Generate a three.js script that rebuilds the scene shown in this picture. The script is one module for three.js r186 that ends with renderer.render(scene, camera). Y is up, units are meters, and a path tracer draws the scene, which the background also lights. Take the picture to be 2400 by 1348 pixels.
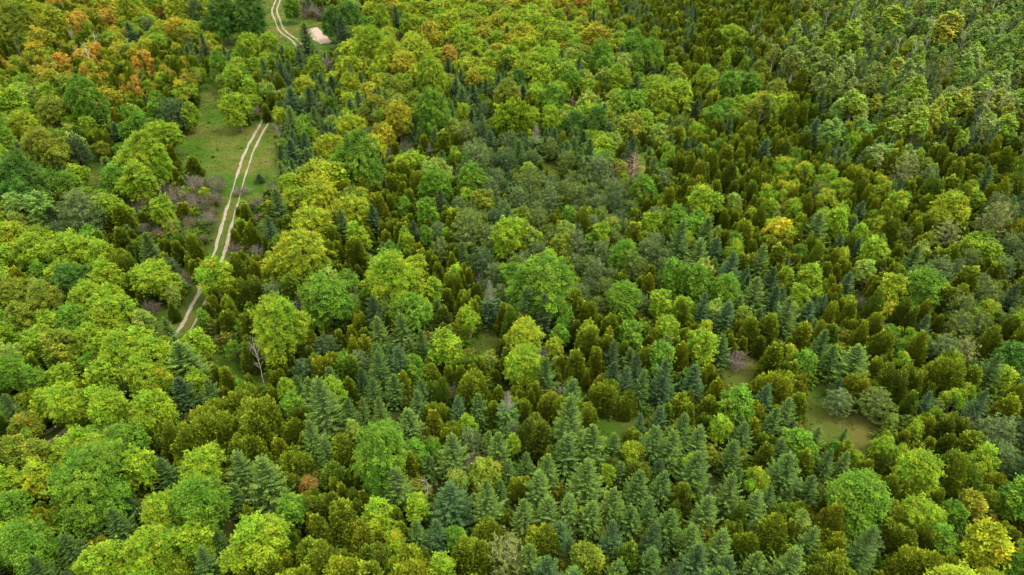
import * as THREE from 'three';

// ---------- camera, sky, sun, exposure ----------
const EYE = 64, PITCH = 35.3 * Math.PI / 180, FOCAL = 1601;
const scene = new THREE.Scene();
const camera = new THREE.PerspectiveCamera(2 * Math.atan(674 / FOCAL) * 180 / Math.PI, 2400 / 1348, 1, 6000);
camera.position.set(0, EYE, 0);
camera.rotation.x = -PITCH;
const renderer = new THREE.WebGLRenderer();
renderer.toneMapping = THREE.LinearToneMapping;
renderer.toneMappingExposure = 4.6;
renderer.shadowMap.enabled = true;
{ // overcast sky: brighter overhead, cool white, soft glow of the veiled sun
  const W = 128, H = 64, d = new Float32Array(W * H * 4);
  for (let j = 0; j < H; j++) for (let i = 0; i < W; i++) {
    const s = Math.max(0, Math.sin(((j + .5) / H - .5) * Math.PI)), L = .50 + .60 * s, o = (j * W + i) * 4;
    d[o] = L * 1.02; d[o + 1] = L; d[o + 2] = L * .95; d[o + 3] = 1;
  }
  const t = new THREE.DataTexture(d, W, H, THREE.RGBAFormat, THREE.FloatType);
  t.mapping = THREE.EquirectangularReflectionMapping; t.magFilter = THREE.LinearFilter; t.needsUpdate = true;
  scene.background = t; scene.environment = t;
}
const sun = new THREE.DirectionalLight(new THREE.Color(1, .95, .84), 1.2);
sun.position.set(120, 210, 20); sun.target.position.set(0, 0, -120);
sun.position.add(sun.target.position);
sun.castShadow = true; sun.shadow.radius = 36;
Object.assign(sun.shadow.camera, { left: -300, right: 300, top: 300, bottom: -300, near: 1, far: 900 });
scene.add(sun, sun.target);

// ---------- small tools ----------
function rng(seed) { let s = seed | 0; return () => { s = (s + 0x6d2b79f5) | 0; let t = Math.imul(s ^ (s >>> 15), 1 | s); t = (t + Math.imul(t ^ (t >>> 7), 61 | t)) ^ t; return ((t ^ (t >>> 14)) >>> 0) / 4294967296; }; }
const { sin, cos, PI, sqrt, pow, abs, min, max, floor, hypot } = Math;
const lerp = (a, b, t) => a + (b - a) * t, clamp = (x, a, b) => min(b, max(a, x)), smooth = (a, b, x) => { const t = clamp((x - a) / (b - a), 0, 1); return t * t * (3 - 2 * t); };
function hash2(x, y) { let h = Math.imul(x | 0, 374761393) + Math.imul(y | 0, 668265263); h = Math.imul(h ^ (h >>> 13), 1274126177); return ((h ^ (h >>> 16)) >>> 0) / 4294967296; }
function noise2(x, y) { const i = floor(x), j = floor(y), f = x - i, g = y - j, a = f * f * (3 - 2 * f), b = g * g * (3 - 2 * g); return lerp(lerp(hash2(i, j), hash2(i + 1, j), a), lerp(hash2(i, j + 1), hash2(i + 1, j + 1), a), b); }
const fbm = (x, y) => .5 * noise2(x, y) + .3 * noise2(x * 2.1 + 7, y * 2.1 + 3) + .2 * noise2(x * 4.3 + 1, y * 4.3 + 9);
// the photograph's pixel (2400 wide) <-> the place it shows at a given height above the ground
function place(u, v, h = 0) {
  const a = (u - 1200) / FOCAL, b = (v - 674) / FOCAL, dy = -sin(PITCH) - b * cos(PITCH), dz = -cos(PITCH) + b * sin(PITCH), t = (EYE - h) / -dy;
  return { x: a * t, z: dz * t, depth: t };
}
function project(x, y, z) {
  const yy = y - EYE, depth = -yy * sin(PITCH) - z * cos(PITCH), up = yy * cos(PITCH) - z * sin(PITCH);
  return { u: 1200 + FOCAL * x / depth, v: 674 - FOCAL * up / depth, depth, s: FOCAL / depth };
}
const names = {};
const numbered = (n) => { const k = names[n] = (names[n] ?? -1) + 1; return k ? n + '_' + String(k).padStart(3, '0') : n; };
const shade = (m) => { m.castShadow = m.receiveShadow = true; return m; };

// ---------- leaf and wood builders ----------
class Leaves { // single small blades, broad at the foot, each with its own colour
  constructor() { this.p = []; this.c = []; this.i = []; }
  add(x, y, z, d, n, L, W, fold, r, g, b) {
    let sx = d[1] * n[2] - d[2] * n[1], sy = d[2] * n[0] - d[0] * n[2], sz = d[0] * n[1] - d[1] * n[0];
    const k = W / 2 / (hypot(sx, sy, sz) || 1), o = this.p.length / 3, h = L * .25; sx *= k; sy *= k; sz *= k;
    this.p.push(x + d[0] * h + sx, y + d[1] * h + sy, z + d[2] * h + sz, x + d[0] * L, y + d[1] * L, z + d[2] * L, x - sx, y - sy, z - sz);
    for (let q = 0; q < 3; q++) this.c.push(r, g, b);
    this.i.push(o, o + 1, o + 2);
  }
  build() { const g = new THREE.BufferGeometry(); g.setAttribute('position', new THREE.Float32BufferAttribute(this.p, 3)); g.setAttribute('color', new THREE.Float32BufferAttribute(this.c, 3)); g.setIndex(this.i); return g; }
}
class Wood { // tapered sticks
  constructor() { this.p = []; this.i = []; }
  stick(a, b, ra, rb, n = 5) {
    const d = [b[0] - a[0], b[1] - a[1], b[2] - a[2]], l = hypot(...d) || 1; d.forEach((_, k) => d[k] /= l);
    const t = abs(d[1]) > .9 ? [1, 0, 0] : [0, 1, 0], s = [d[1] * t[2] - d[2] * t[1], d[2] * t[0] - d[0] * t[2], d[0] * t[1] - d[1] * t[0]], sl = hypot(...s); s.forEach((_, k) => s[k] /= sl);
    const w = [d[1] * s[2] - d[2] * s[1], d[2] * s[0] - d[0] * s[2], d[0] * s[1] - d[1] * s[0]], o = this.p.length / 3;
    for (const [e, r] of [[a, ra], [b, rb]]) for (let k = 0; k < n; k++) { const q = k / n * 2 * PI, c = cos(q) * r, z = sin(q) * r; this.p.push(e[0] + s[0] * c + w[0] * z, e[1] + s[1] * c + w[1] * z, e[2] + s[2] * c + w[2] * z); }
    for (let k = 0; k < n; k++) { const m = (k + 1) % n; this.i.push(o + k, o + m, o + n + k, o + m, o + n + m, o + n + k); }
  }
  path(pts, r0, r1, n = 5) { for (let k = 0; k + 1 < pts.length; k++) this.stick(pts[k], pts[k + 1], lerp(r0, r1, k / (pts.length - 1)), lerp(r0, r1, (k + 1) / (pts.length - 1)), n); }
  limb(R, a, d, len, r, depth, droop = 0, spread = .9) { // a forking, wandering limb
    const pts = [a]; let p = a, q = d.slice();
    const n = 4;
    for (let k = 0; k < n; k++) {
      q = q.map((c) => c + (R() - .5) * .45); q[1] -= droop; const l = hypot(...q); q = q.map((c) => c / l);
      p = [p[0] + q[0] * len / n, p[1] + q[1] * len / n, p[2] + q[2] * len / n]; pts.push(p);
      if (depth > 0 && k > 0) for (let m = 0; m < 1 + (R() < .5); m++) this.limb(R, p, q.map((c) => c + (R() - .5) * 2 * spread), len * (.35 + R() * .3), r * .55 * (1 - k / 6), depth - 1, droop, spread);
    }
    this.path(pts, r, r * .25, depth > 0 ? 5 : 3);
  }
  build() { const g = new THREE.BufferGeometry(); g.setAttribute('position', new THREE.Float32BufferAttribute(this.p, 3)); g.setIndex(this.i); g.computeVertexNormals(); return g; }
}
const unit = (x, y, z) => { const l = hypot(x, y, z) || 1; return [x / l, y / l, z / l]; };
const ball = (R) => { const y = R() * 2 - 1, a = R() * 2 * PI, r = sqrt(1 - y * y); return [r * cos(a), y, r * sin(a)]; };

// ---------- tree models: each returns { crown, trunk, W, H, mid } in metres, foot at the origin; mid = height of the crown's middle over H ----------
// broadleaf: the crown is a heap of rounded lobes, each lobe carries boughs, each bough a flat rosette of leaves
function broadleaf(seed, { W, CH, bare, lobes = 10, N, per, leaf, flat = .5, hue = .28, taper = .3, upright = 0, low = -.78, rosette = .15, open = 0, spread = .58, core = .6, sprig = .25 }) {
  const R = rng(seed), L = new Leaves(), T = new Wood(), H = CH + bare, cy = bare + CH / 2, rad = W / 2, heap = [], off = [(R() - .5) * .2, (R() - .5) * .2];
  if (core) heap.push([0, .05, 0, core]);
  for (let k = 0; k < lobes; k++) {
    const y = clamp(lerp(-.7, .98, (k + R() * 1.6 - .3) / lobes), -.75, 1), a = k * 2.39996 + (R() - .5) * 1.5, fr = sqrt(max(0, 1 - y * y)), far = spread * (.7 + R() * .55), narrow = 1 - taper * max(0, y + .2);
    heap.push([cos(a) * fr * far * narrow + off[0], y * (spread + .08) * (.9 + R() * .2), sin(a) * fr * far * narrow + off[1], (.24 + R() * R() * .3) * (y > .4 ? .8 : y < -.2 ? 1.12 : 1)]);
  }
  const ends = [], area = heap.reduce((s, q) => s + q[3] * q[3], 0);
  heap.forEach((q, qi) => {
    const n = Math.round(N * 1.9 * q[3] * q[3] / area), lobeTone = .9 + R() * .2, lobeWarm = 1 + (R() - .5) * hue;
    for (let k = 0; k < n; k++) {
      const y = 1 - 2 * (k + .5) / n, a = k * 2.39996 + R() * .7, fr = sqrt(1 - y * y), d = [cos(a) * fr, y, sin(a) * fr], f = q[3] * (R() < .14 ? 1.12 + R() * .2 : .74 + R() * .32), p = [q[0] + d[0] * f, q[1] + d[1] * f, q[2] + d[2] * f];
      if (p[1] < low || R() < open || heap.some((o, oi) => oi !== qi && hypot(p[0] - o[0], p[1] - o[1], p[2] - o[2]) < o[3] * .9)) continue;
      const c = [p[0] * rad, cy + p[1] * CH / 2, p[2] * rad], out = unit(p[0] + d[0], p[1] * .8 + d[1], p[2] + d[2]), rc = rad * rosette * (.7 + R() * .7), ax = unit(out[0] * .7, out[1] * .5 + .7, out[2] * .7), bright = R(), long = .4 + R() * 1, tone = lobeTone * (.68 + bright * .62), warm = lobeWarm * (.95 + (bright - .4) * hue * .8 + (R() - .5) * hue * .6);
      ends.push([c, out]);
      for (let m = 0; m < per; m++) {
        let u = ball(R); const dot = u[0] * ax[0] + u[1] * ax[1] + u[2] * ax[2];
        const e = rc * pow(R(), .45) * (R() < sprig ? 1.3 : .95), dq = dot * (1 - flat), along = (u[0] * out[0] + u[1] * out[1] + u[2] * out[2]) * long * e, px = c[0] + (u[0] - ax[0] * dq) * e + out[0] * along, py = c[1] + (u[1] - ax[1] * dq) * e + out[1] * along + upright * R() * rc, pz = c[2] + (u[2] - ax[2] * dq) * e + out[2] * along;
        const dir = unit(u[0] * .5 + (R() - .5) * 1.3 + out[0] * .5, (R() - .5) * 1 - .1 + upright * 1.6 + ax[1] * .15, u[2] * .5 + (R() - .5) * 1.3 + out[2] * .5);
        const nor = unit(ax[0] + (R() - .5) * 1.3, ax[1] + .25 + (R() - .5) * 1, ax[2] + (R() - .5) * 1.3), s = leaf * (.65 + R() * .7), v = tone * (.8 + R() * .4);
        L.add(px, py, pz, dir, nor, s, s * .95, s * .14, v * warm * (.93 + R() * .14), v, v * (.8 + R() * .4));
      }
    }
  });
  const r0 = .022 * H + .04, lean = (R() - .5) * .06 * H;
  T.path([[0, -.3, 0], [lean * .3, bare, 0], [lean, cy, lean * .4], [lean * .8, cy + CH * .28, 0]], r0, r0 * .3, 8);
  for (let k = 0; k < ends.length; k += max(1, floor(ends.length / 26))) { const [c] = ends[k], y0 = lerp(bare * .9, c[1], .45); T.path([[lean * .6, y0, 0], [c[0] * .55, lerp(y0, c[1], .6), c[2] * .55], [c[0] * .97, c[1], c[2] * .97]], r0 * .34, r0 * .08, 4); }
  return { crown: L.build(), trunk: T.build(), W, H, mid: cy / H };
}
// white cedar: dense upright plumes of flat sprays on a blunt cone, sometimes with several leaders
function cedar(seed, { W, H, leaders = 1, N = 140, per = 72, blunt = .86, leaf = .25 }) {
  const R = rng(seed), L = new Leaves(), T = new Wood(), rad = W / 2;
  const tops = []; for (let k = 0; k < leaders; k++) { const a = R() * 6.28, o = leaders > 1 ? rad * (.25 + R() * .25) : 0; tops.push([cos(a + k * 6.28 / leaders) * o, sin(a + k * 6.28 / leaders) * o, k ? .78 + R() * .2 : 1, leaders > 1 ? .74 : 1]); }
  for (const [ox, oz, hk, wk] of tops) {
    const h = H * hk, n = N / sqrt(leaders), b1 = R() * 6, b2 = R() * 6;
    for (let k = 0; k < n; k++) {
      const t = 1 - sqrt(1 - (k + R()) / n * .985), a = k * 2.39996 + R(), prof = pow(1 - t, blunt) * (t < .15 ? .8 + t * 1.33 : 1), lump = 1 + .14 * sin(a * 2 + b1 + t * 5) + .1 * sin(a * 3 + b2 - t * 9);
      const rr = rad * wk * prof * lump * (.7 + R() * .42), cx = ox + cos(a) * rr * .86, cz = oz + sin(a) * rr * .86, cy = h * (.03 + t * .95), pw = rad * (.17 + .13 * prof) * (.8 + R() * .4), ph = pw * (1.5 + R() * .7);
      const tone = .74 + R() * .52, warm = 1 + (R() - .5) * .22;
      for (let m = 0; m < per; m++) {
        const q = ball(R); if (q[0] * cos(a) + q[2] * sin(a) + q[1] * .5 < -.35) { q[0] *= -1; q[2] *= -1; }
        const px = cx + q[0] * pw * .85, py = cy + q[1] * ph * .75, pz = cz + q[2] * pw * .85;
        const dir = unit(cos(a) * .5 + q[0] * .5 + (R() - .5) * .7, .75 + (R() - .5) * .8, sin(a) * .5 + q[2] * .5 + (R() - .5) * .7), nor = unit(q[0] + cos(a) * .7 + (R() - .5), .35 + (R() - .5) * .6, q[2] + sin(a) * .7 + (R() - .5));
        const s = leaf * (.65 + R() * .7) * (m % 9 ? 1 : 1.5), v = tone * (.5 + R() * 1);
        L.add(px, py, pz, dir, nor, s, s * .85, s * .1, v * warm, v * (.95 + R() * .1), v * .9);
      }
    }
    T.path([[ox * .3, -.3, oz * .3], [ox * .8, h * .3, oz * .8], [ox, h * .55, oz]], .04 + H * .01, .015, 6);
  }
  return { crown: L.build(), trunk: T.build(), W, H, mid: .5 };
}
// spruce: whorls of boughs along a straight leader, pale new growth at the tips
function spruce(seed, { W, H, step = .25, leaf = .34, droop = .12, ragged = .42, base = .04, bareTop = 0, pow_ = .8 }) {
  const R = rng(seed), L = new Leaves(), T = new Wood(), rad = W / 2;
  T.path([[0, -.3, 0], [.03, H * .5, .02], [0, H * (bareTop ? 1 : .9), 0]], .04 + H * .012, .012, 6);
  let y = H * base, w = 0;
  while (y < H * .985) {
    const t = y / H, len0 = rad * pow(min(1, (1 - t) * 1.28), pow_) * (t < .12 ? .8 + t * 1.6 : 1) + .1, n = floor(4 + len0 * 1.7), turn = R() * 6.28, bare = bareTop && t > 1 - bareTop;
    for (let k = 0; k < n; k++) {
      const a = turn + k / n * 6.28 + (R() - .5) * .5, len = len0 * (1 - ragged * R() + (R() < .16 ? .3 : 0)), ca = cos(a), sa = sin(a), rise = lerp(-.12, .75, pow(t, 1.3)) + (R() - .5) * .16, y0 = y + (R() - .5) * step * 2.4;
      const at = (s) => [ca * len * s, y0 + len * (rise * s - droop * sin(s * PI * .9) + .14 * s * s), sa * len * s];
      T.stick(at(0), at(.9), .016, .004, 3);
      if (bare) { for (let m = 0; m < 3; m++) { const p = at(.3 + R() * .6); T.stick(p, [p[0] + (R() - .5) * .5, p[1] + (R() - .3) * .3, p[2] + (R() - .5) * .5], .014, .005, 3); } continue; }
      const tone = .82 + R() * .36, m = max(2, Math.round(len / .15));
      for (let j = 0; j < m; j++) {
        const s = (j + .6 + R() * .4) / m, p = at(s), tip = s > .72 ? 1.32 : 1, l = leaf * (.7 + R() * .5) * (s > .8 ? .85 : 1);
        for (const side of [-1, 1]) {
          const b = a + side * (.55 + R() * .55), dir = unit(cos(b), rise * .6 - .16 + R() * .35 + (t > .7 ? .3 : 0), sin(b)), nor = unit((R() - .5) * .9, 1, (R() - .5) * .9), v = tone * tip * (.52 + R() * .86);
          L.add(p[0], p[1], p[2], dir, nor, l, l * .46, l * .05, v * (tip > 1 ? 1.12 : 1), v, v * (tip > 1 ? .85 : 1));
        }
        if (R() < .55) L.add(p[0], p[1], p[2], unit((R() - .5), -.7, (R() - .5)), unit(ca + (R() - .5), .2, sa + (R() - .5)), l * .8, l * .36, .02, tone * .8, tone * .82, tone * .85);
      }
      const p = at(.97); for (let j = 0; j < 2; j++) L.add(p[0], p[1], p[2], unit(ca * .8 + (R() - .5) * .5, .5 + R() * .4, sa * .8 + (R() - .5) * .5), unit(-ca * .4, 1, -sa * .4), leaf * .7, leaf * .24, .02, tone * 1.75, tone * 1.5, tone * 1.15);
    }
    y += step * (.8 + R() * .4) * lerp(1, .62, t); w++;
  }
  if (!bareTop) for (let j = 0; j < 26; j++) { const t = R(), v = 1 + R() * .5; L.add(0, H * (.9 + .1 * t) - .2, 0, unit((R() - .5) * (2 - t), .7 + t, (R() - .5) * (2 - t)), unit(R() - .5, .3, R() - .5), .32, .15, .02, v * 1.1, v, v * .8); }
  return { crown: L.build(), trunk: T.build(), W, H, mid: .5 };
}
// pine: boughs in open tiers, each carrying round tufts of needles
function pine(seed, { W, H, tiers = 9, tuft = .42, blades = 12, base = .2, round = .5, dense = 1 }) {
  const R = rng(seed), L = new Leaves(), T = new Wood(), rad = W / 2;
  T.path([[0, -.3, 0], [.08, H * .5, .05], [0, H * .97, 0]], .06 + H * .015, .03, 6);
  for (let w = 0; w < tiers; w++) {
    const t = (w + .5) / tiers, y = H * lerp(base, .95, t), len0 = rad * (pow(1 - t, round) * (t < .25 ? .8 + t * .8 : 1)) + .25, n = floor((5 + len0 * 1.7) * dense), turn = R() * 6.28;
    for (let k = 0; k < n; k++) {
      const a = turn + k / n * 6.28 + (R() - .5) * .6, len = len0 * (.72 + R() * .36), ca = cos(a), sa = sin(a), rise = lerp(-.02, .6, t) + (R() - .5) * .3, y0 = y + (R() - .5) * H * .07, tone = .82 + R() * .36;
      const at = (s) => [ca * len * s, y0 + len * (rise * s + .2 * s * s), sa * len * s];
      T.path([at(0), at(.5), at(.9)], .022, .006, 3);
      const m = max(2, Math.round(len * 2.3));
      for (let j = 0; j < m; j++) {
        const s = .3 + .7 * (j + R()) / m, p = at(s), side = (R() - .5) * len * .5 * s; p[0] += -sa * side; p[2] += ca * side; p[1] += R() * .25;
        const ts = tuft * (.75 + R() * .5), tn = tone * (.82 + R() * .36);
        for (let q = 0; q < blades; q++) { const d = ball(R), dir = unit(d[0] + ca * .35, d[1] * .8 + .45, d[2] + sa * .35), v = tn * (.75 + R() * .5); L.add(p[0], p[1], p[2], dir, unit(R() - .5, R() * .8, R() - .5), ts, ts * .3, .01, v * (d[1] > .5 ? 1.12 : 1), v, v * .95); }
      }
    }
  }
  return { crown: L.build(), trunk: T.build(), W, H, mid: (1 + base) / 2 };
}
// brownish scrub: many thin stems and a thin veil of small dull leaves
function scrub(seed, { W, H, n = 1500, leaf = .2 }) {
  const R = rng(seed), L = new Leaves(), T = new Wood();
  for (let k = 0; k < 14; k++) { const a = R() * 6.28; T.limb(R, [cos(a) * .1, 0, sin(a) * .1], unit(cos(a) * .8, 1 + R(), sin(a) * .8), H * (.55 + R() * .35), .05, 2, -.02, .8); }
  for (let k = 0; k < 34; k++) {
    const d = ball(R), f = .55 + R() * .4, c = [d[0] * W / 2 * f, H * .5 + d[1] * H * .45 * f, d[2] * W / 2 * f], rc = W * .13, tone = .75 + R() * .5;
    for (let m = 0; m < n / 34; m++) { const q = ball(R), e = rc * pow(R(), .4), v = tone * (.75 + R() * .5); L.add(c[0] + q[0] * e, c[1] + q[1] * e, c[2] + q[2] * e, unit(q[0] + R() - .5, q[1] + .4, q[2] + R() - .5), unit(R() - .5, R(), R() - .5), leaf * (.6 + R() * .8), leaf * .4, .02, v, v * (.95 + R() * .12), v); }
  }
  return { crown: L.build(), trunk: T.build(), W, H, mid: .5 };
}
// dead trees
function snag(seed, { W, H, bend = .06, n = 12, droop = 0, from = .35, trunkR = .16, cone = 0, fine = 1 }) {
  const R = rng(seed), T = new Wood(), B = new Wood(), pts = [];
  for (let k = 0; k <= 6; k++) pts.push([sin(k * 1.1) * bend * H * k / 6, H * k / 6 - (k ? 0 : .3), cos(k * .9) * bend * H * k / 6 - bend * H * k / 6]);
  T.path(pts, trunkR, .025, 7);
  for (let k = 0; k < n; k++) {
    const t = lerp(from, .97, (k + R() * .8) / n), i = min(5, floor(t * 6)), f = t * 6 - i, p = pts[i].map((c, q) => lerp(c, pts[i + 1][q], f)), a = k * 2.4 + R(), len = W / 2 * (cone ? pow(1 - t, .8) * 1.5 + .15 : .6 + R() * .5);
    B.limb(R, p, unit(cos(a), cone ? .16 : .5 + R() * .4, sin(a)), len, trunkR * .4 * (1.1 - t * .6), fine, droop, .7);
  }
  return { crown: B.build(), trunk: T.build(), W, H, mid: .62 };
}

// ---------- materials ----------
const C = (r, g, b) => new THREE.Color().setRGB(r, g, b);
const TINTS = {
  maple: { lime: [.130, .200, .008], green: [.074, .148, .009], deep: [.042, .098, .010], yellow: [.164, .206, .008], bright: [.220, .238, .008], gold: [.196, .190, .010], orange: [.260, .176, .018], red: [.160, .104, .020], olive: [.112, .142, .009], pale: [.134, .186, .022] },
  cedar: { olive: [.094, .132, .008], dark: [.066, .096, .008], gold: [.122, .152, .008], green: [.074, .126, .010], rust: [.110, .130, .008] },
  spruce: { blue: [.034, .076, .024], green: [.044, .092, .017], pale: [.058, .110, .019], dark: [.026, .056, .016] },
  pine: { olive: [.080, .120, .022], grey: [.074, .116, .034], dark: [.042, .078, .024], pale: [.118, .142, .038] },
  aspen: { lime: [.158, .230, .016], green: [.108, .184, .026], pale: [.152, .206, .044], yellow: [.196, .216, .018], olive: [.134, .170, .028] },
  scrub: { brown: [.068, .060, .032], mauve: [.104, .084, .066], grey: [.078, .078, .046], olive: [.064, .068, .020] },
  dead: { grey: [.190, .172, .145], tan: [.240, .165, .105], pale: [.330, .305, .260] },
};
const leafMats = {}, barkMats = {};
function leafMat(kind, tint) {
  const key = kind + tint;
  if (!leafMats[key]) {
    const c = tint === 'white' ? [1, 1, 1] : TINTS[kind][tint];
    leafMats[key] = kind === 'dead' ? new THREE.MeshStandardMaterial({ color: C(...c), roughness: .95 })
      : new THREE.MeshPhysicalMaterial({ color: C(...c), vertexColors: true, roughness: .75, specularIntensity: kind === 'maple' || kind === 'aspen' ? .1 : .06, transmission: kind === 'scrub' ? .1 : kind === 'maple' || kind === 'aspen' ? .28 : .14, thickness: 0, side: THREE.DoubleSide });
    leafMats[key].name = 'leaf ' + kind + ' ' + tint;
  }
  return leafMats[key];
}
const barkMat = (kind) => barkMats[kind] ??= new THREE.MeshStandardMaterial({ color: C(...{ maple: [.14, .12, .10], cedar: [.12, .09, .07], spruce: [.11, .09, .08], pine: [.10, .085, .07], aspen: [.20, .19, .15], scrub: [.15, .12, .11], dead: [.30, .28, .25] }[kind]), roughness: .95 });

// ---------- models ----------
const MODELS = {
  maple_big: [1, 2, 3].map((k) => broadleaf(100 + k, { W: 10, CH: 9.4, bare: 1.4, lobes: 13 + k, N: 520, per: 92, leaf: .215, rosette: .088, taper: .1 + .1 * k })),
  maple_mid: [1, 2, 3, 4].map((k) => broadleaf(200 + k, { W: 6.5, CH: 7.2, bare: 1, lobes: 8 + k, N: 270, per: 72, leaf: .212, rosette: .115, taper: .15 + .1 * k })),
  maple_small: [1, 2, 3].map((k) => broadleaf(300 + k, { W: 4, CH: 5, bare: .5, lobes: 6 + k, N: 150, per: 46, leaf: .22, rosette: .14, taper: .15 * k })),
  maple_airy: [1, 2, 3].map((k) => broadleaf(400 + k, { W: 6.5, CH: 6.6, bare: 1.5, lobes: 8 + k, N: 200, per: 46, leaf: .24, rosette: .125, open: .28, flat: .4, core: 0, spread: .62, sprig: .4, hue: .55 })),
  maple_feather: [broadleaf(500, { W: 8, CH: 8.4, bare: 1, lobes: 6, N: 320, per: 50, leaf: .42, rosette: .1, upright: .6, core: .86, spread: .5 })],
  maple_far: [1, 2, 3, 4, 5].map((k) => broadleaf(600 + k, { W: 6.5, CH: 7, bare: 1.2, lobes: 6 + k, N: 200, per: 40, leaf: .33, rosette: .13, taper: .1 * k })),
  cedar_cone: [1, 2].map((k) => cedar(700 + k, { W: 3.6, H: 6.8 })),
  cedar_twin: [1, 2].map((k) => cedar(710 + k, { W: 4.4, H: 6.4, leaders: 2 + (k > 1), N: 150 })),
  cedar_broad: [1, 2].map((k) => cedar(720 + k, { W: 5, H: 5.8, leaders: 3, blunt: .5, N: 170, per: 70 })),
  cedar_column: [cedar(730, { W: 2.6, H: 9, blunt: .5, N: 150, per: 66 })],
  spruce: [spruce(801, { W: 5, H: 9 }), spruce(802, { W: 5.6, H: 8.8, ragged: .55, pow_: .9 }), spruce(804, { W: 5.2, H: 9.2, ragged: .5, leaf: .4 }), spruce(803, { W: 4.4, H: 8.4, droop: .2, ragged: .45, pow_: .72 })],
  spruce_spire: [spruce(811, { W: 3, H: 8.4, leaf: .3 })],
  spruce_deadtop: [spruce(821, { W: 4, H: 10, bareTop: .42 })],
  pine: [pine(901, { W: 5.5, H: 7.4 }), pine(902, { W: 6, H: 7, round: .42, tuft: .46 })],
  pine_big: [pine(911, { W: 8.5, H: 10, tiers: 10, tuft: .5, blades: 11 })],
  pine_ragged: [pine(921, { W: 6.5, H: 8.5, tiers: 7, tuft: .5, blades: 9, dense: .72 })],
  aspen: [1, 2, 3].map((k) => broadleaf(1000 + k, { W: 4, CH: 7.4, bare: 4.6, lobes: 8, N: 120, per: 40, leaf: .31, flat: .4, rosette: .16, open: .15, low: -.95, core: .4, spread: .66 })),
  scrub: [scrub(1101, { W: 3.4, H: 2.8 }), scrub(1102, { W: 4.4, H: 3.2, n: 1900 })],
  snag: [snag(1201, { W: 4, H: 9, n: 9, from: .45, trunkR: .15 }), snag(1202, { W: 5, H: 8, n: 14, from: .3, trunkR: .12 })],
  dead_spruce: [snag(1211, { W: 5, H: 8, n: 80, from: .1, trunkR: .09, cone: 1, bend: .01, droop: .01, fine: 1 })],
  bare_crown: [snag(1221, { W: 6, H: 5.5, n: 16, from: .1, trunkR: .12, fine: 2 })],
};

// ---------- ground: clearings, forest floor, the two-rut track, the gravel patch ----------
// clearings as loops of points in the photograph, put down on the ground
const loop = (...uv) => { const out = []; for (let k = 0; k < uv.length; k += 2) out.push(place(uv[k], uv[k + 1])); return out; };
const CLEARINGS = [
  { name: 'track meadow', dry: .25, p: loop(484, 178, 512, 190, 524, 240, 552, 292, 602, 300, 640, 270, 655, 310, 650, 400, 642, 452, 600, 470, 545, 470, 500, 440, 430, 405, 412, 370, 420, 330, 452, 292, 466, 240) },
  { name: 'far meadow', dry: .3, p: loop(620, -40, 715, -40, 700, 30, 780, 60, 800, 110, 770, 128, 700, 112, 600, 112, 510, 108, 520, 84, 610, 66) },
  { name: 'small glade', dry: .5, p: loop(206, 350, 232, 362, 246, 428, 224, 462, 196, 446, 200, 400) },
  { name: 'verge', dry: .3, p: loop(352, 725, 395, 728, 410, 760, 380, 778, 352, 758) },
  { name: 'verge', dry: .25, p: loop(488, 780, 508, 800, 545, 850, 610, 880, 640, 900, 620, 920, 560, 900, 500, 860, 480, 800) },
  { name: 'glade', dry: .35, p: loop(1140, 772, 1172, 790, 1140, 842, 1100, 828, 1110, 804) },
  { name: 'glade', dry: .1, p: loop(1262, 380, 1302, 384, 1306, 404, 1270, 406) },
  { name: 'glade', dry: .6, p: loop(1690, 852, 1768, 848, 1778, 905, 1730, 930, 1690, 915) },
  { name: 'brown clearing', dry: .62, p: loop(1862, 898, 1935, 902, 1946, 965, 2000, 984, 2056, 982, 2066, 1040, 2030, 1062, 1930, 1050, 1872, 1012, 1890, 958) },
  { name: 'brown clearing', dry: .5, p: loop(1380, 985, 1450, 975, 1500, 996, 1485, 1035, 1430, 1062, 1390, 1040) },
  { name: 'glade', dry: .1, p: loop(1205, 1085, 1290, 1040, 1300, 1060, 1260, 1108, 1215, 1112) },
  { name: 'glade', dry: .1, p: loop(1270, 985, 1310, 980, 1310, 1045, 1280, 1050) },
  { name: 'glade', dry: .15, p: loop(1345, 915, 1385, 915, 1390, 950, 1350, 960) },
];
const inside = (p, x, z) => { let r = false; for (let i = 0, j = p.length - 1; i < p.length; j = i++) if ((p[i].z > z) !== (p[j].z > z) && x < (p[j].x - p[i].x) * (z - p[i].z) / (p[j].z - p[i].z) + p[i].x) r = !r; return r; };
function edgeDistance(p, x, z) { let d = 1e9; for (let i = 0, j = p.length - 1; i < p.length; j = i++) { const ax = p[j].x, az = p[j].z, bx = p[i].x - ax, bz = p[i].z - az, t = clamp(((x - ax) * bx + (z - az) * bz) / (bx * bx + bz * bz), 0, 1); d = min(d, hypot(x - ax - bx * t, z - az - bz * t)); } return inside(p, x, z) ? -d : d; }
for (const c of CLEARINGS) { c.box = [min(...c.p.map((q) => q.x)), max(...c.p.map((q) => q.x)), min(...c.p.map((q) => q.z)), max(...c.p.map((q) => q.z))]; }
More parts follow.
